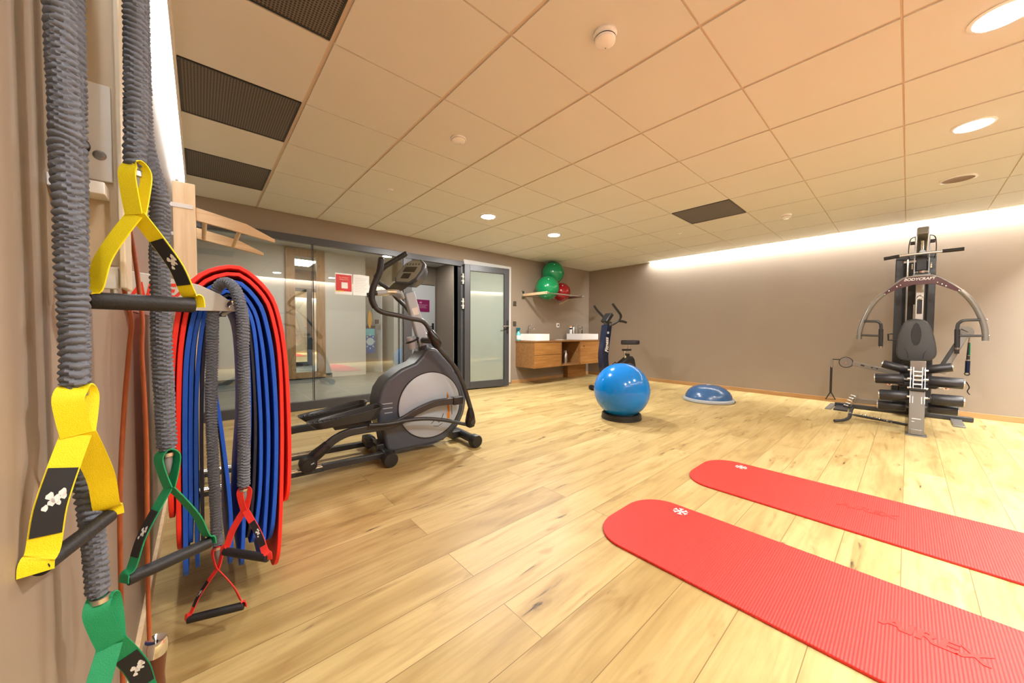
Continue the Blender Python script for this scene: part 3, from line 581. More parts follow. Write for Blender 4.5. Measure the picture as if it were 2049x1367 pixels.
# switches and socket
for z, lab in ((1.482, 'dark square switch plate on the back wall, the upper of two'), (1.11, 'dark square switch plate on the back wall, the lower of two')):
    t = thing('light_switch', lab, 'switch', (4.375, YB-0.008, z-0.045), group='dark switch plates')
    MB().box((4.335, YB-0.008, z-0.045), (4.415, YB, z+0.045)).build('plate', M_switch, t, bevel=0.003)
    MB().box((4.35, YB-0.012, z-0.03), (4.40, YB-0.007, z+0.03)).build('rocker', M_switch, t, bevel=0.002)
t = thing('wall_socket', 'small white socket on the wall above the washstand', 'socket', (5.592, YB-0.008, 1.06))
MB().box((5.548, YB-0.01, 1.055), (5.636, YB, 1.145)).build('plate', M_ceram, t, bevel=0.004)
MB().lathe([(0.0, -0.004), (0.017, -0.004), (0.02, 0.002), (0, 0.002)], (5.592, YB-0.011, 1.10), (0, -1, 0), 16).build('outlet', M_charm, t)
# ceiling fittings
for (x, y, _p), lab in zip(LAMPS[:4], ['bright round downlight near the glass wall, left of the far pair', 'bright round downlight near the glass wall, right of the far pair', 'bright round downlight at the upper right edge of the ceiling', 'bright round downlight second along the right side of the ceiling']):
    t = thing('downlight', lab, 'downlight', (x, y, 2.33), group='lit ceiling downlights')
    MB().lathe([(0.082, 0.010), (0.096, 0.010), (0.097, 0.006), (0.082, 0.002), (0.080, 0.010)], (x, y, 2.330), (0, 0, 1), 32).build('rim', M_ceram, t)
    MB().lathe([(0.0, 0.0), (0.08, 0.0), (0.08, 0.006), (0.0, 0.006)], (x, y, 2.330), (0, 0, 1), 32).build('diffuser', M_lamp, t)
for x, y, _p in LAMPS[4:]:  # unseen extra fitting, added to brighten the left wall and the machines
    t = thing('downlight', 'added round ceiling downlight out of view, filling in light on the left side', 'downlight', (x, y, 2.33), group='added fill downlights out of view')
    MB().lathe([(0.082, 0.010), (0.096, 0.010), (0.097, 0.006), (0.082, 0.002), (0.080, 0.010)], (x, y, 2.330), (0, 0, 1), 32).build('rim', M_ceram, t)
    MB().lathe([(0.0, 0.0), (0.08, 0.0), (0.08, 0.006), (0.0, 0.006)], (x, y, 2.330), (0, 0, 1), 32).build('diffuser', M_lamp, t)
t = thing('unlit_downlight', 'unlit round recessed fitting with a white rim near the right ceiling edge', 'downlight', (5.03, -0.26, 2.33))
MB().lathe([(0.092, 0.008), (0.108, 0.010), (0.108, 0.004), (0.094, 0.0), (0.092, 0.008)], (5.03, -0.26, 2.330), (0, 0, 1), 32).build('rim', M_ceram, t)
MB().lathe([(0, 0.008), (0.04, 0.006), (0.092, 0.003), (0.092, 0.009), (0, 0.009)], (5.03, -0.26, 2.330), (0, 0, 1), 32).build('recess', mat('brown_reflector', (0.30, 0.21, 0.14), 0.4, metal=0.3), t)
def detector(x, y, r, h, lab, grp=None, dark=True):
    t = thing('smoke_detector', lab, 'smoke detector', (x, y, HC-h), group=grp)
    MB().lathe([(r*1.05, h), (r*1.08, h-0.008), (r, h-0.012), (r*0.97, h*0.5)], (x, y, HC-h), (0, 0, 1), 32).build('base_ring', M_ceram, t)
    MB().lathe([(r*0.90, h*0.52), (r*0.90, h*0.42), (0, h*0.42)], (x, y, HC-h), (0, 0, 1), 32).build('sensor_gap', M_charm, t)
    MB().lathe([(r*0.96, h*0.42), (r*0.9, h*0.2), (r*0.6, 0.0), (0, 0)], (x, y, HC-h), (0, 0, 1), 32).build('cap', M_ceram, t)
    MB().lathe([(0.0025, 0.0), (0.0025, -0.001), (0, -0.001)], (x+r*0.4, y+r*0.2, HC-h), (0, 0, 1), 8).build('indicator', M_black, t)
detector(1.412, 0.957, 0.050, 0.048, 'white domed smoke detector on the ceiling nearest the viewer')
detector(1.398, 2.158, 0.052, 0.022, 'flat white detector disc on the ceiling left of centre')
detector(5.109, 0.973, 0.050, 0.045, 'small white smoke detector between the square grille and the right wall')
for x, y, lab in ((1.401, 3.375, 'tiny white sensor button on the ceiling far left near the glass wall'), (5.015, 2.144, 'tiny white sensor button on the ceiling behind the square grille')):
    t = thing('ceiling_sensor', lab, 'sensor', (x, y, HC-0.01))
    MB().lathe([(0.028, 0.01), (0.030, 0.006), (0.022, 0.0), (0.014, 0.001), (0.012, 0.004), (0, 0.004)], (x, y, HC-0.01), (0, 0, 1), 20).build('cap', M_ceram, t)
    MB().lathe([(0.036, 0.01), (0.036, 0.006), (0.028, 0.006)], (x, y, HC-0.01), (0, 0, 1), 20).build('base_ring', M_ceram, t)
# ---------------------------------------------------------------- washstand
t = thing('washstand_cabinet', 'floating rustic oak washstand cabinet with open centre niche on the back wall', 'cabinet', (5.43, 4.60, 0.31))
X0, X1, YA, YZ, Z0, Z1 = 4.41, 6.46, 4.36, YB, 0.312, 0.775
c = MB(); c.box((X0, YA+0.02, Z0), (X0+0.025, YZ-0.001, Z1)).box((X1-0.025, YA+0.02, Z0), (X1, YZ-0.001, Z1)).box((X0+0.025, YA+0.02, Z0), (X1-0.025, YZ-0.001, Z0+0.022)).box((X0+0.025, YZ-0.02, Z0+0.022), (X1-0.025, YZ-0.001, Z1))
c.box((5.115, YA, Z0+0.022), (5.14, YZ-0.02, Z1)).box((5.70, YA, Z0+0.022), (5.725, YZ-0.02, Z1))
c.build('carcass', M_cabs, t, smooth=False)
for z0, z1 in ((Z0, 0.540), (0.546, Z1-0.004)): MB().box((X0, YA, z0), (5.112, YA+0.02, z1)).build('drawer_front', M_cab, t, bevel=0.0015, smooth=False)
MB().box((5.728, YA, Z0), (X1, YA+0.02, Z1-0.004)).build('door', M_cab, t, bevel=0.0015, smooth=False)
MB().box((X0-0.01, YA-0.01, Z1), (X1+0.01, YZ-0.001, Z1+0.024)).build('worktop', M_cabs, t, bevel=0.002, smooth=False)
t = thing('pipe_cover', 'brown wooden box covering the pipes under the washstand', 'pipe cover', (6.0, 4.8, 0))
MB().box((5.77, 4.74, 0), (6.40, YB-0.015, 0.306)).build('box', M_cabs, t, smooth=False)
MB().box((5.77, 4.728, 0), (6.40, 4.74, 0.306)).build('front_board', M_cab, t, smooth=False)
def basin(x0, x1, lab):
    t = thing('wash_basin', lab, 'basin', ((x0+x1)/2, 4.6, 0.80), group='rectangular countertop basins')
    b = MB(); ya, yb, z0, z1 = 4.395, 4.80, 0.80, 0.925; th = 0.014
    O = [(x0, ya), (x1, ya), (x1, yb), (x0, yb)]; I = [(x0+th, ya+th), (x1-th, ya+th), (x1-th, yb-0.09), (x0+th, yb-0.09)]
    F = [(x0+0.07, ya+0.06), (x1-0.07, ya+0.06), (x1-0.07, yb-0.14), (x0+0.07, yb-0.14)]
    L = [[b.bm.verts.new((*p, z)) for p in P] for P, z in ((O, z0), (O, z1), (I, z1), (F, z0+0.03))]
    for A, B in zip(L, L[1:]):
        for k in range(4): b.bm.faces.new((A[k], A[(k+1) % 4], B[(k+1) % 4], B[k]))
    b.bm.faces.new(L[0][::-1]); b.bm.faces.new(L[-1])
    b.build('bowl', M_ceram, t, bevel=0.004)
    MB().lathe([(0, 0.004), (0.025, 0.004), (0.028, 0)], ((x0+x1)/2, 4.56, 0.831), (0, 0, 1), 20).build('drain', M_chrome, t)
    cx = (x0+x1)/2
    tp = thing('basin_tap', 'chrome mixer tap on the rim of the ' + ('left' if x0 < 5 else 'right') + ' basin', 'tap', (cx, 4.755, 0.925), group='basin taps')
    MB().cyl((cx, 4.755, 0.925), (cx, 4.755, 1.06), 0.024, 20).build('body', M_chrome, tp)
    MB().tube(smooth([(cx, 4.755, 1.03), (cx, 4.68, 1.035), (cx, 4.62, 1.02)], 5), 0.013, 12).build('spout', M_chrome, tp)
    MB().beam((cx, 4.765, 1.07), (cx, 4.69, 1.10), 0.022, 0.008).build('lever', M_chrome, tp)
basin(4.475, 4.83, 'pale rectangular basin on the left end of the washstand')
basin(5.81, 6.37, 'white rectangular basin on the right end of the washstand')
t = thing('spray_bottle', 'turquoise spray bottle standing behind the left end of the washstand', 'bottle', (4.437, 4.815, 0.799))
MB().lathe([(0, 0), (0.036, 0), (0.040, 0.01), (0.040, 0.10), (0.030, 0.14), (0.016, 0.16), (0.016, 0.175), (0, 0.175)], (4.437, 4.815, 0.7995), (0, 0, 1), 24).build('bottle_body', M_teal, t)
MB().lathe([(0.041, 0.02), (0.0412, 0.021), (0.0412, 0.095), (0.041, 0.096)], (4.437, 4.815, 0.7995), (0, 0, 1), 24).build('bottle_label', M_paper, t)
q = MB(); q.cyl((4.437, 4.815, 0.972), (4.437, 4.815, 1.0), 0.018, 16); q.box((4.397, 4.80, 0.998), (4.472, 4.83, 1.035)); q.obox((4.407, 4.815, 0.985), (0.4, 0, 1), 0.004, (0, 1, 0), 0.008, (1, 0, -0.4), 0.022)
q.build('trigger_head', M_tealdk, t, bevel=0.003)
t = thing('soap_bottle', 'white bottle with an orange cap on the rim of the right basin', 'bottle', (5.875, 4.74, 0.925))
MB().lathe([(0, 0), (0.026, 0), (0.028, 0.008), (0.028, 0.13), (0.02, 0.145), (0, 0.145)], (5.875, 4.74, 0.9255), (0, 0, 1), 20).build('bottle_body', M_ceram, t)
MB().lathe([(0.021, 0.14), (0.021, 0.17), (0, 0.172)], (5.875, 4.74, 0.9255), (0, 0, 1), 20).build('cap', M_orange, t)
MB().lathe([(0.0285, 0.09), (0.0287, 0.091), (0.0287, 0.12), (0.0285, 0.121)], (5.875, 4.74, 0.9255), (0, 0, 1), 20).build('blue_label', M_navy, t)
for x, r, h, lab in ((6.0, 0.022, 0.14, 'brushed steel cup dispenser behind the white basin'), (6.30, 0.012, 0.13, 'slim dark brush standing at the right end of the basin rim')):
    t = thing('steel_dispenser' if r > 0.02 else 'slim_brush', lab, 'dispenser' if r > 0.02 else 'brush', (x, 4.77, 0.925))
    MB().lathe([(0, 0), (r, 0), (r, h), (r*0.8, h+0.006), (0, h+0.006)], (x, 4.77, 0.9255), (0, 0, 1), 20).build('body', M_steel if r > 0.02 else M_charm, t)
    MB().lathe([(0, h+0.006), (r*0.5, h+0.006), (r*0.4, h+0.03), (0, h+0.03)], (x, 4.77, 0.9255), (0, 0, 1), 16).build('top', M_charm, t)
t = thing('steel_flask', 'steel flask standing in the open niche of the washstand', 'flask', (5.47, 4.55, 0.335))
MB().lathe([(0, 0), (0.042, 0), (0.045, 0.01), (0.045, 0.19), (0.03, 0.22), (0, 0.22)], (5.47, 4.55, 0.3345), (0, 0, 1), 24).build('body', M_steel, t)
MB().lathe([(0.03, 0.22), (0.034, 0.225), (0.034, 0.255), (0, 0.26)], (5.47, 4.55, 0.3345), (0, 0, 1), 24).build('lid', M_greyp, t)
t = thing('folded_cloth', 'small pale cloth lying on the worktop between the basins', 'cloth', (5.35, 4.5, 0.80))
MB().box((5.16, 4.42, 0.7995), (5.38, 4.56, 0.809)).build('cloth_fold', mat('pale_cloth', (0.5, 0.42, 0.34), 0.9, bump=0.5, bscale=80), t, bevel=0.004)
MB().box((5.18, 4.44, 0.809), (5.30, 4.54, 0.815)).build('top_fold', M_paper, t, bevel=0.003)
# ---------------------------------------------------------------- ball rack with three balls
t = thing('ball_rack', 'wood and steel wall rack holding the green and red balls', 'rack', (5.3, YB, 1.62))
MB().cyl((4.56, 4.25, 1.655), (5.64, 4.25, 1.655), 0.011, 14).build('front_rail', M_steel, t)
MB().cyl((4.56, YB-0.03, 1.655), (5.64, YB-0.03, 1.655), 0.009, 14).build('wall_rail', M_steel, t)
for x in (4.58, 5.62):
    ar = MB().beam((x, 4.235, 1.655), (x, YB, 1.655), 0.03, 0.045).build('side_arm', M_pinex if x < 5 else M_steel, t, bevel=0.003)
    MB().box((x-0.03, YB-0.012, 1.58), (x+0.03, YB, 1.73)).build('wall_plate', M_steel, t, bevel=0.002)
    MB().cyl((x, 4.236, 1.655), (x, 4.215, 1.655), 0.014, 12).build('end_bolt', M_chrome, t)
MB().beam((5.62, 4.60, 1.635), (5.62, YB-0.01, 1.54), 0.02, 0.02).build('brace', M_pinex, t)
def ball(c, r, m, lab, grp, bands=True):
    t = thing('exercise_ball', lab, 'exercise ball', (c[0], c[1], c[2]-r), group=grp)
    MB().sphere(c, r, 48, 32).build('ball_shell', m, t)
    q = MB(); d = V(-0.5, -0.6, 0.62).normalized()
    q.lathe([(0, r+0.002), (0.008, r+0.002), (0.010, r-0.002)], c, d, 14); q.build('plug', M_ceram, t)
    return t
ball((4.83, 4.46, 1.778), 0.221, M_gball, 'glossy green exercise ball, the lower one resting on the wall rack', 'balls on the wall rack')
ball((5.16, 4.62, 2.11), 0.217, M_gball, 'glossy green exercise ball, the upper one almost touching the ceiling', 'balls on the wall rack')
ball((5.39, 4.60, 1.755), 0.180, M_rball, 'glossy dark red exercise ball on the wall rack', 'balls on the wall rack')
# ================================================================== blue ball, dome, floor mats
t = thing('ball_base_ring', 'black ring base under the large blue exercise ball', 'ball base', (3.535, 2.12, 0))
MB().lathe([(0.165, 0.0), (0.215, 0.0), (0.218, 0.008), (0.210, 0.060), (0.196, 0.066), (0.19, 0.060), (0.165, 0.0)], (3.535, 2.12, 0), (0, 0, 1), 48).build('ring', M_black, t)
MB().lathe([(0.2185, 0.008), (0.220, 0.010), (0.2185, 0.016)], (3.535, 2.12, 0), (0, 0, 1), 48).build('ring_seam', M_charm, t)
c = (3.535, 2.12, 0.318); r = 0.302
t = thing('exercise_ball', 'large translucent blue exercise ball sitting in the black ring', 'exercise ball', (c[0], c[1], 0.016))
MB().sphere(c, r, 64, 44).build('ball_shell', M_bball, t)
d = V(-0.28, -0.84, 0.20).normalized(); u_ = V(0.9, -0.35, 0.1)
MB().lathe([(0, r+0.002), (0.009, r+0.002), (0.011, r-0.003)], c, V(0.55, -0.80, 0.12).normalized(), 16).build('plug', M_ceram, t)
t = thing('balance_dome', 'blue half-ball balance trainer on a light grey base near the right wall', 'balance trainer', (5.39, 1.86, 0))
MB().lathe([(0, 0.0), (0.315, 0.0), (0.325, 0.012), (0.325, 0.034), (0.31, 0.045), (0.29, 0.05), (0, 0.05)], (5.39, 1.86, 0), (0, 0, 1), 56).build('base', M_greyp, t)
MB().lathe([(0.298, 0.048), (0.29, 0.085), (0.262, 0.135), (0.21, 0.182), (0.14, 0.212), (0.07, 0.224), (0, 0.226)], (5.39, 1.86, 0), (0, 0, 1), 56).build('dome', M_bosu, t)
MB().lathe([(0.030, 0.222), (0.030, 0.228), (0, 0.229)], (5.39, 1.86, 0), (0, 0, 1), 20).build('dome_cap', M_greyp, t)
for a in (-1.45, 1.7): MB().obox((5.39+0.326*math.cos(a), 1.86+0.326*math.sin(a), 0.022), (math.cos(a), math.sin(a), 0), 0.003, (-math.sin(a), math.cos(a), 0), 0.03, (0, 0, 1), 0.008).build('grip_slot', M_black, t)
def floor_mat(x0, x1, y0, y1, rad, lab, cat_logo, word):
    t = thing('floor_mat', lab, 'exercise mat', ((x0+x1)/2, (y0+y1)/2, 0), group='red exercise mats on the floor')
    out = []
    for cx, cy, a0 in ((x1-rad, y1-rad*0.85, 0), (x0+rad, y1-rad*0.85, 90), (x0+rad, y0+rad*0.85, 180), (x1-rad, y0+rad*0.85, 270)):
        for k in range(13):
            a = math.radians(a0 + 90*k/12); out.append((cx+rad*math.cos(a), cy+rad*0.85*math.sin(a), 0.0005))
    m = MB().prism(out, (0, 0, 0.0115)); m.build('foam_sheet', M_foamred, t, bevel=0.003)
    lx, ly = cat_logo; q = MB()
    for k in range(6):
        a = PI*k/3 + 0.26; dx, dy = math.cos(a), math.sin(a)
        q.obox((lx+0.019*dx, ly+0.019*dy, 0.0125), (dx, dy, 0), 0.015, (-dy, dx, 0), 0.0042, (0, 0, 1), 0.0006)
        for s_ in (-1, 1):
            b = a + s_*0.9; q.obox((lx+0.025*dx+0.006*math.cos(b), ly+0.025*dy+0.006*math.sin(b), 0.0125), (math.cos(b), math.sin(b), 0), 0.008, (-math.sin(b), math.cos(b), 0), 0.0028, (0, 0, 1), 0.0005)
    q.build('white_star_print', M_print, t, smooth=False)
    me = MB().add(text_mesh('AIREX', 0.080, basis((word[0], word[1], 0.0124), (0.05, -1, 0), (1, 0, 0)), 0.0016, shear=0.25, bold=0.0025))
    me.build('embossed_lettering', M_foamsmooth, t, smooth=False)
M_foamsmooth = mat('red_foam_smooth', (0.80, 0.024, 0.016), 0.6)
floor_mat(1.398, 1.978, -0.84, 1.012, 0.20, 'red ribbed exercise mat on the floor, the nearer of the two', (1.912, 0.785), (1.705, -0.07), )
floor_mat(2.362, 2.965, -0.86, 0.978, 0.20, 'red ribbed exercise mat on the floor, the farther of the two', (2.873, 0.765), (2.692, 0.13))

# ================================================================== left wall: mat hanger and hanging mats
YP = 1.445
t = thing('mat_hanger', 'white steel wall bracket lettered in red that carries the hanging mats', 'bracket', (XL, 1.75, 1.03))
pl = [(XL, YP, 1.030), (0.092, YP, 1.034), (0.094, YP, 1.050), (0.05, YP, 1.086), (0.0, YP, 1.112), (-0.09, YP, 1.130), (XL, YP, 1.140)]
MB().prism(pl, (0, 0.005, 0)).build('end_plate', M_wht_metal, t, bevel=0.0015, smooth=False)
MB().prism([(x, 2.095, z) for x, y, z in pl], (0, 0.005, 0)).build('end_plate', M_wht_metal, t, bevel=0.0015, smooth=False)
MB().box((XL, YP+0.005, 1.03), (XL+0.004, 2.095, 1.14)).build('back_plate', M_wht_metal, t)
MB().cyl((0.082, YP-0.010, 1.046), (0.082, 2.11, 1.046), 0.010, 20).build('support_rod', M_steel, t)
MB().cyl((0.056, YP+0.002, 1.048), (0.056, 2.10, 1.048), 0.010, 20).build('support_rod', M_steel, t)
MB().lathe([(0.015, 0.0), (0.017, 0.003), (0.013, 0.006), (0.007, 0.004), (0, 0.004)], (0.078, YP, 1.054), (0, -1, 0), 20).build('end_cap', M_chrome, t)
me = MB().add(text_mesh('AIREX', 0.043, basis((-0.086, YP-0.0005, 1.085), (1, 0, 0.02), (0, 0, 1)) @ Matrix.Diagonal((1, 1.35, 1, 1)), 0.0005, shear=0.3, bold=0.0016))
me.build('red_lettering', M_redprint, t, smooth=False)
def hang_mat(name, left, right, top, th, y0, y1, rl, rr, m, lab, grp):
    """left / right: [(x, z)...] from the bottom up; top: [(x, z)...] over the arch"""
    path = smooth([V(x, 0, z) for x, z in (left + top + right[::-1])], 8); N = len(path)
    cum = [0]
    for i in range(1, N): cum.append(cum[-1] + (path[i]-path[i-1]).length)
    tot = cum[-1]
    # resample with fine ends so that the corners round off
    ss = [rl*(1-math.cos(PI/2*k/8)) for k in range(8)]; a = rl
    n = 60; ss += [rl + (tot-rl-rr)*k/n for k in range(n)]; ss += [tot - rr*(1-math.cos(PI/2*(8-k)/8)) for k in range(9)]
    def at(s):
        s = max(0, min(tot, s))
        for i in range(1, N):
            if cum[i] >= s-1e-9: return lerp(path[i-1], path[i], (s-cum[i-1])/max(1e-9, cum[i]-cum[i-1]))
        return path[-1].copy()
    mb = MB(); rows = []
    for s in ss:
        p = at(s); tg = (at(s+0.004)-at(s-0.004)).normalized(); nn = V(tg.z, 0, -tg.x)
        ins = 0
        if s < rl: ins = rl - math.sqrt(max(0, rl*rl-(rl-s)**2))
        if tot-s < rr: ins = rr - math.sqrt(max(0, rr*rr-(rr-(tot-s))**2))
        ins = min(ins, (y1-y0)/2-0.01); q = th/2; wig = 0.003*math.sin(s*9+y0*50)
        rows.append([mb.bm.verts.new((p.x+nn.x*o, y, p.z+nn.z*o)) for y, o in ((y0+ins+wig, q), (y1-ins, q), (y1-ins, -q), (y0+ins+wig, -q))])
    for A, B in zip(rows, rows[1:]):
        for k in range(4): mb.bm.faces.new((A[k], A[(k+1) % 4], B[(k+1) % 4], B[k]))
    mb.bm.faces.new(rows[0][::-1]); mb.bm.faces.new(rows[-1])
    o = mb.build('hanging_mat', m, bevel=0.003, label=lab, category='exercise mat', group=grp)
    return o
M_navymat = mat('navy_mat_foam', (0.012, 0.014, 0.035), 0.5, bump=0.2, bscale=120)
G = 'exercise mats hanging on the bracket'
def arch(xl, zl, xr, zr, zt, bias=0.5):
    cx = xl + (xr-xl)*bias; hw = (xr-xl)/2
    return [(xl + (xr-xl)*0.04, zl+(zt-zl)*0.45), (xl+(xr-xl)*0.17, zl+(zt-zl)*0.80), (cx-hw*0.25, zt-0.003), (cx+hw*0.2, zt), (xr-(xr-xl)*0.14, zr+(zt-zr)*0.68), (xr-(xr-xl)*0.03, zr+(zt-zr)*0.28)]
Y0 = 1.502
hang_mat('R1', [(-0.076, 0.36), (-0.074, 0.55), (-0.069, 0.75), (-0.060, 0.93)], [(0.232, 0.315), (0.240, 0.5), (0.238, 0.7), (0.230, 0.88)], arch(-0.050, 0.98, 0.222, 0.95, 1.180), 0.0125, Y0-0.004, Y0+0.59, 0.10, 0.10, M_hangred, 'red mat hanging folded on the bracket, outermost of the bundle', G)
hang_mat('R2', [(-0.060, 0.24), (-0.058, 0.5), (-0.053, 0.75), (-0.044, 0.93)], [(0.197, 0.072), (0.210, 0.3), (0.219, 0.6), (0.215, 0.86)], arch(-0.033, 0.98, 0.205, 0.94, 1.158), 0.0125, Y0+0.002, Y0+0.59, 0.12, 0.12, M_hangred, 'red mat hanging folded on the bracket, second from the outside', G)
hang_mat('B1', [(-0.046, 0.165), (-0.043, 0.45), (-0.039, 0.72), (-0.031, 0.90)], [(0.178, 0.18), (0.196, 0.42), (0.201, 0.65), (0.193, 0.86)], arch(-0.017, 0.96, 0.183, 0.93, 1.134), 0.0125, Y0, Y0+0.58, 0.07, 0.12, M_hangblue, 'blue mat hanging directly inside the two red mats', G)
hang_mat('B2', [(-0.033, 0.27), (-0.030, 0.45), (-0.026, 0.70), (-0.018, 0.90)], [(0.152, 0.13), (0.172, 0.40), (0.178, 0.62), (0.170, 0.84)], arch(-0.006, 0.95, 0.162, 0.92, 1.114), 0.011, Y0+0.006, Y0+0.58, 0.06, 0.10, M_hangblue, 'blue mat hanging fourth from the inside of the bundle', G)
hang_mat('B3', [(-0.018, 0.165), (-0.017, 0.40), (-0.014, 0.66), (-0.006, 0.86)], [(0.126, 0.20), (0.150, 0.40), (0.156, 0.62), (0.150, 0.82)], arch(0.004, 0.93, 0.146, 0.91, 1.101), 0.011, Y0+0.006, Y0+0.58, 0.10, 0.08, M_hangblue, 'blue mat hanging third from the inside of the bundle', G)
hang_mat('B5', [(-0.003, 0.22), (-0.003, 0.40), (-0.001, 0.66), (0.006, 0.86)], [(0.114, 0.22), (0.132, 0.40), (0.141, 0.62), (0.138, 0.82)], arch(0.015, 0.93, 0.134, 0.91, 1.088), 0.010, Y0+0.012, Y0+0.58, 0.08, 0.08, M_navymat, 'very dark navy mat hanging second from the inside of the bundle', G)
hang_mat('B4', [(0.066, 0.15), (0.068, 0.36), (0.050, 0.62), (0.026, 0.86)], [(0.096, 0.14), (0.106, 0.36), (0.122, 0.60), (0.124, 0.80)], arch(0.027, 0.93, 0.121, 0.90, 1.075), 0.011, Y0+0.004, Y0+0.57, 0.08, 0.06, M_hangblue, 'blue mat hanging innermost, its left half leaning toward the right', G)

# ================================================================== ropes: sleeved elastic tubes with strap handles
def sleeve(pts, R, pitch, parent, name='fabric_sleeve', step=0.0012, seed=0, R2=None):
    P = smooth(pts, 8); cum = [0]
    for i in range(1, len(P)): cum.append(cum[-1]+(P[i]-P[i-1]).length)
    tot = cum[-1]; n = int(tot/step); path = []; rad = []; j = 1; ph = 0; n_side = 22
    rnd = random.Random(seed); mb = MB(); rings = []
    u = None
    for k in range(n+1):
        s = tot*k/n
        while j < len(P)-1 and cum[j] < s: j += 1
        path.append(lerp(P[j-1], P[j], (s-cum[j-1])/max(1e-9, cum[j]-cum[j-1])))
    for k in range(n+1):
        T = (path[min(k+1, n)]-path[max(k-1, 0)]).normalized()
        if u is None: u = T.orthogonal().normalized()
        u = (u-T*u.dot(T)).normalized(); v = T.cross(u); s = tot*k/n
        slow = noise.noise(V(s*9, seed*3.1, 0)); ring = []
        Rb = R if R2 is None else R + (R2-R)*s/tot
        for q in range(n_side):
            a = 2*PI*q/n_side
            wob = noise.noise(V(math.cos(a)*1.3+seed*5, math.sin(a)*1.3, s*14))*1.1
            x = (s/pitch + wob) % 1.0
            f = math.sin(PI*x)**0.75
            rr = Rb*(0.70 + 0.31*f + 0.05*slow + 0.07*f*noise.noise(V(math.cos(a)*1.5+seed*7, math.sin(a)*1.5, math.floor(s/pitch + wob)*3.7)))
            if k < 3: rr *= 0.75
            if k > n-6: rr *= 0.8
            ring.append(mb.bm.verts.new(path[k] + (u*math.cos(a)+v*math.sin(a))*rr))
        rings.append(ring)
    for A, B in zip(rings, rings[1:]):
        for q in range(n_side): mb.bm.faces.new((A[q], A[(q+1) % n_side], B[(q+1) % n_side], B[q]))
    mb.bm.faces.new(rings[0][::-1]); mb.bm.faces.new(rings[-1])
    return mb.build(name, M_fabric, parent)
def strap_handle(parent, top, cross, a, b, m, wt, ws, wdir, patch_side=0, br=0.0125, loopdir=(1, 0, 0)):
    """closed strap: small loop round the sleeve end, crossing, two straps to the bar a-b"""
    top = V(top); cross = V(cross); a = V(a); b = V(b); ld = V(loopdir).normalized(); wd = V(wdir)
    hw = wt/2; dz = (cross-top)
    lp = MB(); lp.ribbon(smooth([cross + ld*0.002, lerp(top, cross, 0.55)+ld*hw*0.75, lerp(top, cross, 0.12)+ld*hw, top+V(0, 0, 0.004), lerp(top, cross, 0.12)-ld*hw, lerp(top, cross, 0.55)-ld*hw*0.75, cross-ld*0.002], 5), wd, ws, 0.0022)
    lp.build('strap_loop', m, parent)
    axis = (b-a).normalized(); bar = MB().tube([a, lerp(a, b, 0.02), lerp(a, b, 0.98), b], [br*0.96, br, br, br*0.96], 24)
    bb = bar.build('grip_bar', M_grip, parent, bevel=0.001)
    for e, s_ in ((a, 1), (b, -1)):
        MB().lathe([(br*0.62, 0.0), (br*0.62, -0.0008), (0, -0.0008)], e, axis*s_, 18).build('bar_end', M_black, bb)
    wb = V(wd)
    for e, s_, side in ((a, 1, 0), (b, -1, 1)):
        inn = e + axis*s_*0.006
        mid = lerp(cross, inn, 0.55) + axis*(-s_)*0.010
        o = wd.normalized()*(0.0018 if side else -0.0018)
        pts = smooth([cross+o, lerp(cross, inn, 0.25)+axis*(-s_)*0.006+o, mid+o, lerp(cross, inn, 0.86)+axis*(-s_)*0.007, inn + V(0, 0, br*1.02)-axis*s_*0.008, e - axis*s_*0.004 + V(0, 0, -br*0.3)], 5)
        st = MB().ribbon(pts, [wd]*len(pts), ws, 0.0022).build('strap', m, parent)
        if side == patch_side:
            k0, k1 = 5, 14; pp = pts[k0:k1]; n0 = None
            q = MB(); off = []
            for i in range(len(pp)):
                tg = (pts[k0+i+1]-pts[k0+i-1]).normalized(); nn = tg.cross(wd).normalized(); off.append(pp[i] + nn*0.0)
            q.ribbon(off, [wd]*len(off), ws*0.9, 0.0044).build('label_patch', M_patch, st)
            q = MB(); md = len(off)//2
            for side2 in (-1, 1):
                tg = (off[md+1]-off[md-1]); LL = tg.length; tg.normalize(); nn = tg.cross(wd).normalized(); wn = nn.cross(tg).normalized()
                for u_, v_, ra in ((-0.9, 0.22, 0.16), (-0.45, 0.28, 0.13), (-0.5, -0.12, 0.16), (-0.1, 0.08, 0.18), (0.25, -0.02, 0.15), (0.35, 0.2, 0.09), (0.9, -0.16, 0.13)):
                    cc = off[md] + tg*u_*LL*0.5 + nn*side2*0.0023 + wn*v_*ws
                    vs = [q.bm.verts.new(cc + tg*math.cos(2*PI*k/10)*ra*ws*(1.3 if k % 3 else 0.8) + wn*math.sin(2*PI*k/10)*ra*ws*0.75 + nn*side2*0.0003) for k in range(10)]
                    q.bm.faces.new(vs)
            q.build('label_print', M_print, st, smooth=False)
def ring_end(parent, p, r):
    MB().lathe([(r*0.7, -0.004), (r*0.85, -0.003), (r*0.85, 0.004), (r*0.7, 0.005)], p, (0, 0, 1), 20).build('crimp_ring', M_steel, parent)
    MB().lathe([(0, -0.040), (r*0.30, -0.036), (r*0.55, -0.018), (r*0.62, 0), (0, 0.001)], p, (0, 0, 1), 18).build('tube_end', mat('grey_tube', (0.20, 0.20, 0.21), 0.5), parent)
vr = V(0.98, 0.18, 0)
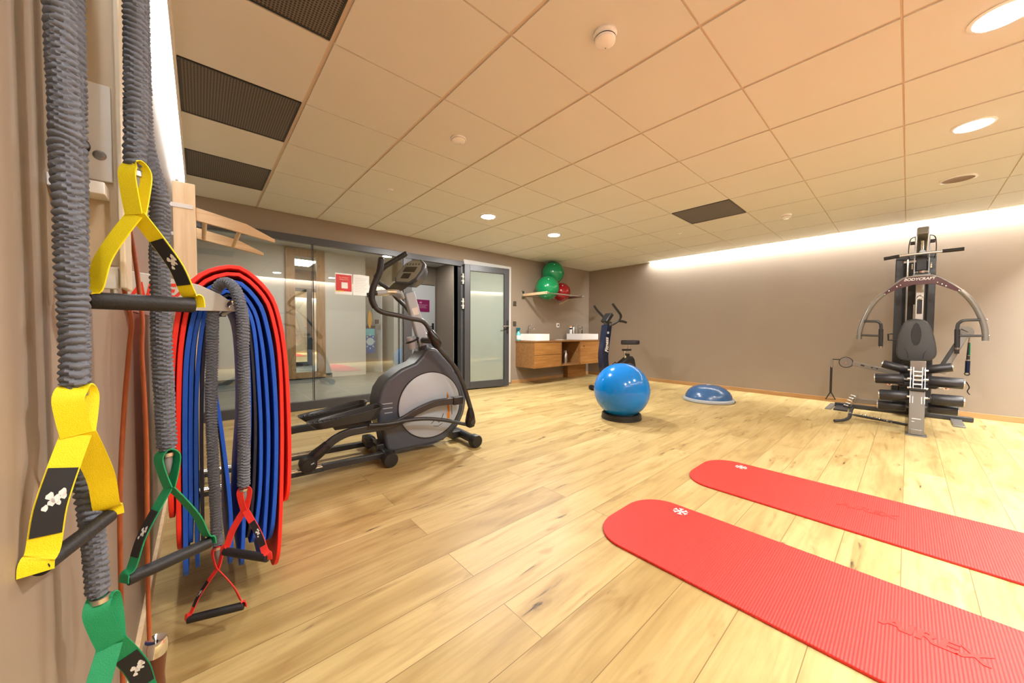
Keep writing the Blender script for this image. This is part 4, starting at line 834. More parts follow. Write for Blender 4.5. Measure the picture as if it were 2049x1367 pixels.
# --- wall rail the near ropes hang from
t = thing('rope_rail', 'cream steel wall rail with a white screwed plate behind the nearest ropes', 'wall rail', (XL, 0.86, 1.04))
MB().box((XL, 0.842, 1.075), (-0.088, 0.848, 1.62)).build('face_plate', M_cream, t, bevel=0.001)
MB().box((-0.094, 0.830, 1.04), (-0.0865, 0.90, 1.62)).build('edge_profile', mat('pale_cream', (0.62, 0.55, 0.42), 0.35), t, bevel=0.002)
MB().box((-0.1265, 0.836, 1.205), (-0.0985, 0.842, 1.352)).build('white_plate', M_white, t, bevel=0.001)
MB().lathe([(0, 0.003), (0.0045, 0.003), (0.0075, 0.0), (0, 0)], (-0.1115, 0.836, 1.243), (0, -1, 0), 20).build('screw', M_gym, t)
MB().box((XL, 0.803, 1.176), (-0.103, 0.842, 1.194)).build('white_ledge', M_white, t, bevel=0.001)
MB().box((-0.129, 0.834, 1.038), (-0.095, 0.846, 1.072)).build('white_block', M_white, t, bevel=0.0015)
MB().lathe([(0, 0.020), (0.010, 0.018), (0.013, 0.008), (0.013, 0)], (-0.133, 0.842, 1.252), (0, -1, 0), 20).build('black_knob', M_black, t)
MB().cyl((-0.101, 0.840, 1.038), (-0.101, 0.840, 1.018), 0.004, 10).build('screw', M_steel, t)
for xh, z in ((-0.121, 1.562), (-0.07, 1.585)):
    MB().tube(smooth([(xh, 0.845, z-0.02), (xh, 0.78, z-0.02), (xh, 0.66, z-0.018), (xh, 0.62, z+0.02)], 5), 0.007, 12).build('hook', M_black, t)
# --- nearest tube: yellow handle in front, green handle behind
G2 = 'fabric-sleeved elastic exercise tubes'
t = thing('exercise_tube', 'dark sleeved elastic tube at the far left edge with a low yellow handle', 'exercise tube', (-0.12, 0.73, 0.4), group=G2)
z_top = 1.56
sleeve([(-0.121, 0.74, z_top), (-0.122, 0.712, 1.53)] + P['r1'][1:], 0.0138, 0.0088, t, seed=1)
sleeve([(-0.121, 0.74, z_top), (-0.122, 0.764, 1.53), (-0.124, 0.766, 1.3)] + [(x, 0.765, z) for x, y, z in P['r1b']], 0.0128, 0.0088, t, seed=2)
ring_end(t, (-0.119, 0.70, 0.893), 0.013)
strap_handle(t, (-0.118, 0.695, 0.897), (-0.1165, 0.69, 0.842), (-0.1425, 0.655, 0.6995), (-0.103, 0.765, 0.703), M_yellow, 0.020, 0.026, (0.97, 0.20, 0.05), 0, 0.0095, (0.5, 1, 0))
ring_end(t, (-0.114, 0.765, 0.585), 0.013)
strap_handle(t, (-0.113, 0.765, 0.583), (-0.104, 0.765, 0.512), (-0.128, 0.70, 0.375), (-0.070, 0.80, 0.375), M_green, 0.020, 0.026, (0.97, 0.20, -0.1), 1, 0.0095, (0.5, 1, 0))
# --- second tube: yellow handle hanging high, green handle low
t = thing('exercise_tube', 'dark sleeved elastic tube with a high yellow handle and a green handle below', 'exercise tube', (-0.07, 0.87, 0.5), group=G2)
sleeve([(-0.070, 0.86, 1.60), (-0.069, 0.815, 1.58)] + P['rA'][:6], 0.0138, 0.0088, t, seed=3)
sleeve([(-0.070, 0.86, 1.60), (-0.072, 0.91, 1.57)] + P['rB'][1:], 0.0150, 0.0082, t, seed=4, R2=0.0155)
ring_end(t, (-0.0705, 0.80, 1.214), 0.012)
strap_handle(t, (-0.070, 0.793, 1.224), (-0.0705, 0.79, 1.150), (-0.119, 0.79, 1.0165), (-0.006, 0.815, 1.0165), M_yellow, 0.017, 0.022, (0.86, -0.5, 0.1), 1, 0.0125, (1, 0.2, 0))
ring_end(t, (-0.051, 0.95, 0.732), 0.013)
strap_handle(t, (-0.051, 0.947, 0.738), (-0.049, 0.945, 0.668), (-0.106, 0.93, 0.520), (0.009, 0.98, 0.520), M_green, 0.024, 0.020, (0.62, -0.75, 0.1), 0, 0.0115, (1, 0.2, 0))
# --- third tube: draped over the bracket, two red handles
t = thing('exercise_tube', 'dark sleeved elastic tube with two red handles draped over the tip of the white bracket', 'exercise tube', (0.06, 1.43, 0.3), group=G2)
arc = [(0.031, 1.468, 1.00), (0.035, 1.468, 1.068), (0.046, 1.462, 1.112), (0.066, 1.436, 1.124), (0.084, 1.409, 1.104), (0.094, 1.391, 1.064)]
rc = [(x, 1.468, z) for x, y, z in P['rC'][5:]][::-1]
sleeve(rc + [(0.029, 1.468, 0.93)] + arc + P['rD'][3:], 0.0158, 0.0092, t, seed=5, R2=0.0170)
ring_end(t, (0.031, 1.462, 0.270), 0.013); ring_end(t, (0.096, 1.38, 0.470), 0.014)
strap_handle(t, (0.031, 1.460, 0.272), (0.030, 1.455, 0.205), (-0.042, 1.440, 0.088), (0.092, 1.395, 0.088), M_redw, 0.024, 0.016, (0.35, -0.95, 0), 0, 0.0118, (1, 0.1, 0))
strap_handle(t, (0.097, 1.378, 0.474), (0.097, 1.375, 0.405), (0.047, 1.388, 0.288), (0.142, 1.262, 0.288), M_redw, 0.022, 0.019, (0.8, -0.6, 0.1), 1, 0.0118, (1, 0.1, 0))
# --- leather skipping rope
t = thing('skipping_rope', 'brown leather skipping rope with a dark wooden handle hanging beside the left wall', 'skipping rope', (-0.1, 1.0, 0.1))
MB().tube(smooth([(-0.101, 0.99, 1.57)] + P['j1'], 6), 0.0036, 12).build('cord', M_leather, t)
MB().tube(smooth([(-0.101, 0.99, 1.57)] + P['j2'], 6), 0.0036, 12).build('cord', M_leather, t)
hx_, hy_ = -0.084, 1.0
MB().lathe([(0.004, 0.340), (0.016, 0.345), (0.0185, 0.338), (0.019, 0.322), (0.0165, 0.314), (0, 0.314)], (hx_, hy_, 0), (0.02, 0, 1), 24).build('chrome_cap', M_chrome, t)
MB().lathe([(0.0165, 0.314), (0.0155, 0.30), (0.0135, 0.27), (0.016, 0.23), (0.0175, 0.20), (0.0165, 0.17), (0.012, 0.155), (0, 0.152)], (hx_, hy_, 0), (0.02, 0, 1), 24).build('wooden_handle', M_handwood, t)
MB().lathe([(0.0165, 0.164), (0.0155, 0.15), (0.0135, 0.12), (0.016, 0.08), (0.0175, 0.05), (0.0165, 0.03), (0.012, 0.015), (0, 0.012)], (P['j1'][-1][0]-0.004, 0.98, 0), (0, 0, 1), 24).build('wooden_handle', M_handwood, t)
t = thing('rope_hook', 'dark hook on the left wall carrying the skipping rope', 'hook', (XL, 0.99, 1.56))
MB().tube(smooth([(XL, 0.99, 1.56), (-0.12, 0.99, 1.56), (-0.09, 0.99, 1.562), (-0.07, 0.99, 1.585)], 5), 0.006, 12).build('prong', M_black, t)
MB().lathe([(0, 0.004), (0.014, 0.004), (0.016, 0)], (XL, 0.99, 1.56), (1, 0, 0), 18).build('wall_plate', M_steel, t)
# ================================================================== wall bars with pull-up arms
t = thing('wall_bars', 'pale wooden wall bars with white brackets on the left wall', 'wall bars', (-0.1, 3.4, 0))
for y in (3.0, 3.87): MB().box((-0.112, y, 0.0), (-0.008, y+0.035, 1.885)).build('upright', M_pine, t, bevel=0.003)
for k in range(13):
    z = 0.22 + 0.125*k
    MB().tube([(-0.045, 3.03, z), (-0.045, 3.875, z)], 0.017, 14).build('rung', M_pinex, t)
for z in (1.74, 0.35):
    for y in (2.996, 3.905): MB().box((XL, y, z-0.014), (-0.02, y+0.004 if y < 3.5 else y+0.003, z+0.012)).build('wall_bracket', M_white, t, bevel=0.001)
t = thing('pull_up_bracket', 'pale wooden pull-up arms hooked on top of the wall bars', 'pull-up bracket', (-0.01, 3.35, 1.6))
for y in (3.05, 3.65):
    MB().prism([(-0.007, y, 1.675), (-0.007, y, 1.757), (0.25, y, 1.705), (0.416, y, 1.627), (0.416, y, 1.605), (0.20, y, 1.643)], (0, 0.026, 0)).build('side_board', M_pinex, t, bevel=0.002, smooth=False)
for x, z in ((0.035, 1.70), (0.215, 1.672)): MB().tube([(x, 3.07, z-0.02), (x, 3.66, z-0.02)], 0.013, 14).build('dowel', M_pinex, t)
# ================================================================== elliptical trainer
EA = math.radians(-4); ea = V(math.cos(EA), math.sin(EA), 0); eb = V(-math.sin(EA), math.cos(EA), 0); EO = V(1.0, 2.70, 0)
def E(s, l, z): return EO + ea*s + eb*l + V(0, 0, z)
def loc(p): q = V(p) - EO; return q.dot(ea), q.dot(eb), q.z
t = thing('elliptical_trainer', 'black and grey elliptical cross trainer standing in front of the glass wall', 'elliptical trainer', tuple(EO), EA)
ho = [E(loc(p)[0], -0.115, max(0.05, p[2])) for p in P['e_house']]
MB().prism(ho, eb*0.23).build('drive_housing', M_char, t, bevel=0.022, seg=4)
dc = E(0.400, 0, 0.373)
# raised moulding around the disc and the disc itself, on both sides
for s_ in (-1, 1):
    cc = dc + eb*0.113*s_
    MB().lathe([(0.285, -0.006), (0.300, 0.002), (0.306, -0.004), (0.33, -0.012), (0.25, -0.012)][::-1], cc, eb*s_, 64).build('disc_surround', M_char, t)
    MB().lathe([(0, 0.010), (0.255, 0.010), (0.263, 0.006), (0.263, -0.01)], cc, eb*s_, 64).build('side_disc', M_disc, t)
    MB().lathe([(0.264, -0.008), (0.264, 0.008), (0.270, 0.008), (0.270, -0.008)], cc, eb*s_, 64).build('disc_gap', M_black, t)
q = MB(); n_ = -0.1245
for (s0, z0, s1, z1, w_) in ((0.545, 0.46, 0.555, 0.30, 0.010), (0.548, 0.44, 0.562, 0.26, 0.016), (0.552, 0.29, 0.556, 0.24, 0.020)):
    q.beam(E(s0, n_, z0), E(s1, n_, z1), w_, 0.001, upv=tuple(eb))
q.build('orange_logo', M_orange, t, smooth=False)
q = MB()
for (s0, z0, s1, z1) in ((0.40, 0.22, 0.44, 0.25), (0.44, 0.25, 0.47, 0.22), (0.47, 0.22, 0.50, 0.26), (0.42, 0.20, 0.46, 0.19), (0.46, 0.19, 0.50, 0.21), (0.50, 0.26, 0.51, 0.29), (0.585, 0.40, 0.588, 0.27)):
    q.beam(E(s0, n_, z0), E(s1, n_, z1), 0.004, 0.001, upv=tuple(eb))
q.build('thin_logo_lines', M_charm, t, smooth=False)
q = MB()
for k in range(3): q.beam(E(0.01+0.01*k, -0.1165, 0.425-0.035*k), E(0.09, -0.1165, 0.425-0.035*k), 0.006, 0.004, upv=tuple(eb))
q.build('vent_slots', M_silver, t, smooth=False)
# silver mast, cap plate
q = MB(); a_ = E(0.398, 0, 0.83); b_ = E(0.262, 0, 1.285)
q.beam(a_, b_, 0.062, 0.085, upv=tuple(ea)); q.build('mast', M_silver, t, bevel=0.012, seg=3)
MB().beam(lerp(a_, b_, 0.60)-eb*0.0325, lerp(a_, b_, 0.72)-eb*0.0325, 0.05, 0.003, upv=tuple(eb)).build('white_sticker', M_white, t, smooth=False)
MB().tube([E(0.43, 0, 0.76), E(0.40, 0, 0.86)], [0.085, 0.055], 20).build('mast_boot', M_char, t)
# console: shallow tilted pod with display
cu = V(ea*0.52 + V(0, 0, 0.85)).normalized(); cn = (V(ea*-0.85 + V(0, 0, 0.52)) - eb*0.22).normalized(); cu = (cu - cn*cu.dot(cn)).normalized(); cside = cu.cross(cn).normalized()*(1 if cu.cross(cn).dot(eb) > 0 else -1); cc = E(0.275, 0, 1.437)
outl = [(-0.10, -0.125), (-0.155, -0.07), (-0.165, 0.02), (-0.135, 0.10), (-0.06, 0.145), (0.06, 0.145), (0.135, 0.10), (0.165, 0.02), (0.155, -0.07), (0.10, -0.125)]
def cp(x, y, z): return cc + cside*x*1.05 + cu*y*0.92 + cn*z
q = MB(); L1 = [q.bm.verts.new(cp(x*0.74, y*0.74, -0.075)) for x, y in outl]; L2 = [q.bm.verts.new(cp(x, y, -0.008)) for x, y in outl]; L3 = [q.bm.verts.new(cp(x*0.97, y*0.97, 0.012)) for x, y in outl]
for A, B in ((L1, L2), (L2, L3)):
    for k in range(10): q.bm.faces.new((A[k], A[(k+1) % 10], B[(k+1) % 10], B[k]))
q.bm.faces.new(L1); q.bm.faces.new(L3[::-1]); con = q.build('console', M_char, t, bevel=0.006, seg=3)
MB().prism([cp(x*0.86, y*0.86+0.004, 0.0125) for x, y in outl], cn*0.003).build('console_face', M_lcd, con, smooth=False)
q = MB(); q.prism([cp(x, y, 0.016) for x, y in ((-0.08, 0.0), (0.08, 0.0), (0.08, 0.055), (-0.08, 0.055))], cn*0.0015); q.prism([cp(x, y, 0.016) for x, y in ((-0.055, -0.07), (0.055, -0.07), (0.055, -0.015), (-0.055, -0.015))], cn*0.0015)
q.build('display', M_blackg, con, smooth=False)
q = MB()
for k in range(5): q.lathe([(0, 0.003), (0.008, 0.003), (0.009, 0)], cp(-0.08+0.04*k, 0.085, 0.0155), cn, 12)
q.build('console_buttons', M_charm, con)
q = MB(); q.prism([cp(x, y, z) for x, y, z in ((-0.13, -0.10, 0.0), (0.13, -0.10, 0.0), (0.11, -0.20, 0.03), (-0.11, -0.20, 0.03))], cn*0.012 + V(0, 0, -0.012)); q.build('reading_tray', M_charm, t, bevel=0.006)
# fixed pulse grips
for s_ in (-1, 1):
    MB().tube(smooth([E(0.21, 0.02*s_, 1.235), E(0.16, 0.07*s_, 1.272), E(0.05, 0.09*s_, 1.262), E(-0.02, 0.095*s_, 1.25)], 6), 0.016, 14).build('pulse_grip', M_silver, t)
    MB().tube([E(0.13, 0.078*s_, 1.272), E(0.06, 0.089*s_, 1.264)], 0.0175, 14).build('pulse_sensor', M_chrome, t)
    MB().tube([E(-0.015, 0.0948*s_, 1.2505), E(-0.03, 0.096*s_, 1.248)], 0.018, 14).build('grip_end', M_black, t)
# bottle cage
MB().lathe([(0.034, -0.05), (0.040, 0.0), (0.040, 0.045), (0.036, 0.05), (0, 0.04)], E(0.285, -0.02, 0.875), (ea.x*-0.2, ea.y*-0.2, 1), 24).build('bottle_cup', M_silver, t)
MB().tube([E(0.285+0.048*math.cos(2*PI*k/20), -0.02+0.048*math.sin(2*PI*k/20), 0.895+0.02*math.cos(2*PI*k/20)) for k in range(21)], 0.007, 10).build('cage_ring', M_blackg, t)
MB().beam(E(0.31, 0, 0.9), E(0.37, 0, 0.9), 0.03, 0.05).build('cage_bracket', M_black, t)
# moving arms
for key, key2, l in (('e_arm_n', 'e_low_n', -0.25), ('e_arm_f', 'e_low_f', 0.25)):
    up_ = [E(loc(p)[0], l, p[2]) for p in P[key]]
    mh = MB().tube(smooth(up_, 7), 0.0175, 16).build('moving_handlebar', M_charm, t)
    k = 5 if l < 0 else 4
    MB().tube(smooth(up_[:k], 7), 0.0215, 16).build('foam_grip', M_grip, mh)
    MB().tube([up_[0]+V(0, 0, 0.002), up_[0]+(up_[0]-up_[1]).normalized()*0.012], [0.0215, 0.015], 16).build('grip_cap', M_black, mh)
    e_ = up_[-1]
    MB().tube([e_+(up_[-2]-e_)*0.12, e_+ea*0.02+V(0, 0, -0.035), e_+ea*0.055+V(0, 0, -0.095), e_+ea*0.065+V(0, 0, -0.13)], [0.024, 0.038, 0.040, 0.018], 16).build('pivot_cover', M_blackg, t)
    MB().cyl(E(0.375, l*0.12, 0.895), E(0.375, l, 0.895), 0.024, 18).build('pivot_axle', M_charm, t)
    lw = [E(loc(p)[0], l, p[2]) for p in (P['e_low_n'])]
    MB().tube(smooth(lw, 6), [0.0185]*(6*(len(lw)-1)+1), 16).build('lower_arm', M_charm, t)
    j = E(0.690, l*1.02, 0.222)
    q = MB(); q.tube([j+V(0, 0, 0.11), j+V(0, 0, 0.06), j+V(0, 0, 0.0), j+V(0, 0, -0.04), j+V(0, 0, -0.052)], [0.020, 0.034, 0.044, 0.034, 0.012], 18); q.build('joint_cover', M_blackg, t)
    MB().lathe([(0, 0.003), (0.020, 0.003), (0.022, 0)], j - eb*(0.044 if l < 0 else -0.044), eb*(-1 if l < 0 else 1), 18).build('joint_cap', M_charm, t)
    ll = [E(loc(p)[0], l*0.96, p[2]) for p in P['e_link_n']]
    MB().tube(smooth(ll, 6), 0.0145, 14).build('link_rod', M_charm, t)
    # curved pedal arm: crank end to roller
    dz = 0 if l < 0 else 0.0
    shift = 0.0 if l < 0 else -0.30
    la = -0.20 if l < 0 else 0.17
    pp = [E(loc(p)[0]+shift, la, p[2]+(0.0 if l < 0 else -0.02)) for p in P['e_parm_n']]
    q = MB(); S_ = smooth(pp, 5)
    for i in range(len(S_)-1): pass
    q.ribbon(S_, tuple(eb), 0.034, 0.052); q.build('pedal_arm', M_charm, t, bevel=0.006)
    e1 = pp[-1]; ro = E(-0.485+(0.0 if l < 0 else -0.30), la, 0.128)
    MB().tube([e1+(pp[-2]-e1)*0.25, lerp(e1, ro, 0.55), ro], [0.032, 0.038, 0.034], 16).build('arm_end_cover', M_blackg, t)
    MB().lathe([(0, -0.045), (0.044, -0.043), (0.050, -0.035), (0.050, 0.030), (0.044, 0.036), (0, 0.036)], E(loc(ro)[0], la-0.012, 0.122), eb, 32).build('roller', M_black, t)
    MB().lathe([(0, 0.002), (0.036, 0.002), (0.038, 0)], E(loc(ro)[0], la-0.057, 0.122), eb*-1, 28).build('roller_cap', M_blackg, t)
    q = MB().beam(E(loc(ro)[0]+0.012, la-0.0602, 0.127), E(loc(ro)[0]+0.030, la-0.0602, 0.135), 0.007, 0.001, upv=tuple(eb)); q.build('roller_mark', M_silver, t, smooth=False)
    # crank joint
    MB().obox(E(0.595+(0 if l < 0 else -0.3), la, 0.400+(0 if l < 0 else -0.1)), ea, 0.045, eb, 0.028, (0, 0, 1), 0.032).build('crank_joint', M_black, t, bevel=0.008)
    cr_ = E(0.400, -0.13 if l < 0 else 0.13, 0.373)
    MB().beam(cr_, E(0.595 if l < 0 else 0.295, -0.15 if l < 0 else 0.14, 0.400 if l < 0 else 0.30), 0.045, 0.02).build('crank', M_charm, t, bevel=0.006)
    # foot plate with raised rim and tread
    ps = -0.485 if l < 0 else -0.50; pe = 0.0 if l < 0 else -0.02; lc = -0.155 if l < 0 else 0.165
    zl, zr = (0.352, 0.352) if l < 0 else (0.335, 0.335)
    def fp(u, w__): return E(ps+(pe-ps)*u, lc+w__, zl+0.015*u)
    top_o = []
    prof = [(0.0, 0.030), (0.04, 0.058), (0.15, 0.074), (0.5, 0.082), (0.85, 0.080), (0.96, 0.066), (1.0, 0.040)]
    out = [(u, -w__) for u, w__ in prof] + [(u, w__) for u, w__ in prof[::-1]]
    q = MB(); c0 = V(0, 0, 0)
    mid = E((ps+pe)/2, lc, zl)
    rimh = lambda u: 0.018 + 0.050*u**1.3
    R0 = [q.bm.verts.new(mid + (fp(u, w__)-mid)*0.80 - V(0, 0, 0.024)) for u, w__ in out]
    R1 = [q.bm.verts.new(fp(u, w__) + V(0, 0, rimh(u))) for u, w__ in out]
    R2 = [q.bm.verts.new(mid + (fp(u, w__)-mid)*0.93 + V(0, 0, rimh(u)-0.003)) for u, w__ in out]
    R3 = [q.bm.verts.new(mid + (fp(u, w__)-mid)*0.86 + V(0, 0, 0.004)) for u, w__ in out]
    n = len(out)
    for A, B in ((R0, R1), (R1, R2), (R2, R3)):
        for k in range(n): q.bm.faces.new((A[k], A[(k+1) % n], B[(k+1) % n], B[k]))
    q.bm.faces.new(R0); q.bm.faces.new(R3[::-1])
    fpl = q.build('foot_plate', M_charm, t, bevel=0.003)
    q = MB()
    for k in range(14):
        u = 0.10+0.058*k; w__ = 0.060
        q.beam(fp(u, -w__)+V(0, 0, 0.006), fp(u, w__)+V(0, 0, 0.006), 0.006, 0.006)
    q.build('tread_ribs', M_black, fpl, smooth=False)
    MB().beam(E((ps+pe)/2-0.08, lc, zl-0.035), E((ps+pe)/2+0.16, lc, zl-0.035), 0.07, 0.03).build('plate_bracket', M_black, t, bevel=0.005)
    # rail: black front, chrome rear
    lr = -0.17 if l < 0 else 0.17
    MB().beam(E(-0.40, lr, 0.066), E(0.03, lr, 0.066), 0.048, 0.040).build('rail', M_charm, t, bevel=0.004)
    q = MB(); q.cyl(E(-1.02, lr-0.014, 0.074), E(-0.36, lr-0.014, 0.074), 0.010, 14); q.cyl(E(-1.02, lr+0.016, 0.074), E(-0.36, lr+0.016, 0.074), 0.010, 14)
    q.build('chrome_track', M_chrome, t)
    MB().beam(E(-1.02, lr, 0.050), E(-0.39, lr, 0.050), 0.046, 0.016).build('track_bed', M_charm, t, bevel=0.002)
# rear link between the tracks, stabiliser feet
MB().beam(E(-1.03, -0.20, 0.045), E(-1.03, 0.20, 0.045), 0.05, 0.07).build('end_cross_bar', M_charm, t, bevel=0.006)
for s0, w_ in ((0.02, 0.27), (0.735, 0.27)):
    MB().cyl(E(s0, -w_+0.03, 0.058), E(s0, w_-0.03, 0.058), 0.036, 24).build('stabiliser_bar', M_charm, t)
    for s_ in (-1, 1):
        MB().lathe([(0.030, -0.004), (0.046, 0.0), (0.052, 0.006), (0.052, 0.062), (0.046, 0.070), (0, 0.072)], E(s0, s_*(w_-0.045), 0.053), eb*s_, 28).build('end_cap', M_black, t)
MB().beam(E(0.64, 0, 0.06), E(0.74, 0, 0.06), 0.08, 0.06).build('front_neck', M_charm, t, bevel=0.006)
MB().beam(E(-0.02, 0, 0.07), E(0.12, 0, 0.07), 0.16, 0.09).build('rear_neck', M_charm, t, bevel=0.006)
MB().beam(E(-0.05, -0.03, 0.115), E(-0.05, 0.11, 0.13), 0.05, 0.06).build('hinge_block', M_black, t, bevel=0.008)

# ================================================================== upright exercise bike
BO = V(4.83, 3.22, 0)
bd = V(0.93, -0.36, 0).normalized()          # from the column toward the saddle
bl = V(-bd.y, bd.x, 0)
def Bk(s, l, z): return BO + bd*s + bl*l + V(0, 0, z)
BA = math.atan2(bd.y, bd.x)
t = thing('exercise_bike', 'dark navy upright exercise bike with curved handlebars behind the blue ball', 'exercise bike', tuple(BO), BA)
MB().ribbon(smooth([Bk(0.03, 0, 0.28), Bk(0.0, 0, 0.42), Bk(-0.015, 0, 0.58), Bk(0.0, 0, 0.75), Bk(0.025, 0, 0.92), Bk(0.045, 0, 1.075)], 5), tuple(bl), 0.145, 0.11).build('column', M_navy, t, bevel=0.016, seg=3)
fx_ = V(-0.66, -0.75, 0).normalized(); 
me = MB().add(text_mesh('Fitness', 0.085, basis((Bk(0.000, -0.0745, 0.76)), (0.0, 0.0, 1), (-bd.x, -bd.y, 0)), 0.001, shear=0.35, bold=0.0015))
me.build('side_lettering', M_print, t, smooth=False)
MB().lathe([(0, 0.002), (0.02, 0.002), (0.02, 0)], Bk(0.02, -0.0735, 0.955), bl*-1, 16).build('badge', M_silver, t)
q = MB(); q.obox(Bk(0.05, 0, 1.19), bl, 0.085, bd*0.8+V(0, 0, -0.6), 0.030, bd*0.6+V(0, 0, 0.8), 0.085); con = q.build('console', M_black, t, bevel=0.014, seg=3)
q = MB(); q.obox(Bk(0.078, 0, 1.20), bl, 0.055, bd*0.8+V(0, 0, -0.6), 0.004, bd*0.6+V(0, 0, 0.8), 0.05); q.build('display', M_lcd, con, smooth=False)
MB().lathe([(0.03, 0), (0.045, 0.03), (0.05, 0.075), (0.0, 0.08)], Bk(0.04, 0, 1.055), (0, 0, 1), 20).build('console_neck', M_charm, t)
for s_ in (-1, 1):
    hb = smooth([Bk(0.03, 0.0, 1.075), Bk(0.06, 0.07*s_, 1.070), Bk(0.10, 0.145*s_, 1.105), Bk(0.14, 0.20*s_, 1.16), Bk(0.13, 0.235*s_, 1.23), Bk(0.03, 0.25*s_, 1.33), Bk(-0.03, 0.245*s_, 1.40)], 6)
    mh = MB().tube(hb, 0.015, 14).build('handlebar', M_black, t)
    MB().tube(hb[21:], 0.019, 14).build('foam_grip', M_grip, mh)
    MB().tube(smooth([Bk(0.125, 0.19*s_, 1.14), Bk(0.20, 0.20*s_, 1.135), Bk(0.27, 0.19*s_, 1.12)], 5), 0.019, 14).build('elbow_grip', M_grip, t)
hs = [(-0.02, 0.10), (0.0, 0.30), (0.10, 0.36), (0.20, 0.40), (0.30, 0.47), (0.42, 0.555), (0.52, 0.575), (0.56, 0.52), (0.60, 0.34), (0.62, 0.14), (0.55, 0.07), (0.05, 0.07)]
MB().prism([Bk(s, -0.065, z) for s, z in hs], bl*0.13).build('drive_housing', M_black, t, bevel=0.02, seg=3)
for s_ in (-1, 1):
    MB().lathe([(0, 0.012), (0.12, 0.012), (0.135, 0.0)], Bk(0.44, 0.066*s_, 0.33), bl*s_, 40).build('housing_disc', M_charm, t)
    MB().beam(Bk(0.20, 0.085*s_, 0.30), Bk(0.20+0.12*s_, 0.085*s_, 0.30+0.10*s_), 0.02, 0.03).build('crank', M_steel, t, bevel=0.004)
    MB().obox(Bk(0.20+0.12*s_, 0.14*s_, 0.30+0.10*s_), bd, 0.055, bl, 0.045, (0, 0, 1), 0.013).build('pedal', M_black, t, bevel=0.005)
    MB().tube([Bk(0.20+0.12*s_-0.04, 0.14*s_+0.04, 0.31+0.10*s_), Bk(0.20+0.12*s_, 0.14*s_, 0.365+0.10*s_), Bk(0.20+0.12*s_+0.04, 0.14*s_-0.04, 0.31+0.10*s_)], 0.008, 8).build('pedal_strap', M_black, t)
MB().cyl(Bk(0.42, 0, 0.54), Bk(0.40, 0, 0.66), 0.022, 16).build('seat_post', M_chrome, t)
MB().beam(Bk(0.36, 0, 0.675), Bk(0.52, 0, 0.675), 0.045, 0.03).build('seat_slider', M_black, t, bevel=0.004)
MB().cyl(Bk(0.40, -0.04, 0.60), Bk(0.40, -0.10, 0.60), 0.022, 14).build('adjuster_knob', M_black, t)
MB().cyl(Bk(0.48, 0, 0.68), Bk(0.48, 0, 0.755), 0.016, 14).build('saddle_clamp', M_chrome, t)
sd = [(0.33, 0.018), (0.37, 0.028), (0.44, 0.045), (0.50, 0.085), (0.56, 0.115), (0.61, 0.11), (0.635, 0.07)]
q = MB(); o_ = [(s, -w__) for s, w__ in sd] + [(s, w__) for s, w__ in sd[::-1]]
q.prism([Bk(s, w__, 0.762+0.02*max(0, s-0.5)) for s, w__ in o_], (0, 0, 0.072)); q.build('saddle', M_vinyl, t, bevel=0.02, seg=4)
for s0, w_ in ((-0.06, 0.24), (0.66, 0.24)):
    MB().cyl(Bk(s0, -w_, 0.045), Bk(s0, w_, 0.045), 0.028, 18).build('stabiliser_bar', M_black, t)
    for s_ in (-1, 1): MB().cyl(Bk(s0, s_*(w_-0.02), 0.042), Bk(s0, s_*(w_+0.035), 0.042), 0.042, 20).build('end_cap', M_black, t)
MB().beam(Bk(-0.06, 0, 0.07), Bk(0.66, 0, 0.07), 0.07, 0.05).build('base_beam', M_black, t, bevel=0.006)
MB().ribbon(smooth([Bk(-0.04, 0, 0.07), Bk(0.0, 0, 0.18), Bk(0.03, 0, 0.32)], 4), tuple(bl), 0.09, 0.07).build('column_foot', M_black, t, bevel=0.012)

# ================================================================== multi gym against the right wall
GY = -0.075
t = thing('multi_gym', 'grey and black multi gym station with maroon arch and padded rollers by the right wall', 'multi gym', (5.9, GY, 0))
def bar(a, b, w_, h_, m, nm, bev=0.004, upv=(0, 0, 1)): return MB().beam(a, b, w_, h_, upv).build(nm, m, t, bevel=bev)
# base
bar((5.06, GY, 0.035), (6.42, GY, 0.035), 0.075, 0.05, M_gym, 'base_beam')
bar((6.30, -0.50, 0.030), (6.30, 0.62, 0.030), 0.06, 0.045, M_charm, 'rear_cross_beam')
MB().prism([(5.03, GY-0.068, 0.0), (5.03, GY+0.068, 0.0), (5.16, GY+0.068, 0.0), (5.16, GY-0.068, 0.0)], (0, 0, 0.008)).build('foot_plate', M_gym, t)
q = MB(); fo = [(5.065, 0.008), (5.125, 0.42), (5.20, 0.42), (5.16, 0.008)]
q.prism([(x, GY-0.050, z) for x, z in fo], (0, 0.100, 0)); q.build('front_post', M_gym, t, bevel=0.005)
me = MB()
for y0, y1, z in ((-0.030, 0.028, 0.155), (-0.030, -0.012, 0.128), (-0.028, -0.004, 0.108), (0.0, 0.01, 0.108)): me.box((5.081-0.001+z*0.02, GY-0.0-y1, z), (5.0825+z*0.1456-0.0, GY-y0, z+0.006))
me.build('printed_label', M_print, t, smooth=False)
bar((5.14, GY, 0.395), (6.05, GY, 0.43), 0.075, 0.07, M_gym, 'seat_beam')
MB().prism([(5.30, GY-0.13, 0.43), (5.30, GY+0.13, 0.43), (5.56, GY+0.16, 0.45), (5.56, GY-0.16, 0.45)], (0, 0, 0.06)).build('seat_pad', M_vinyl, t, bevel=0.02, seg=3)
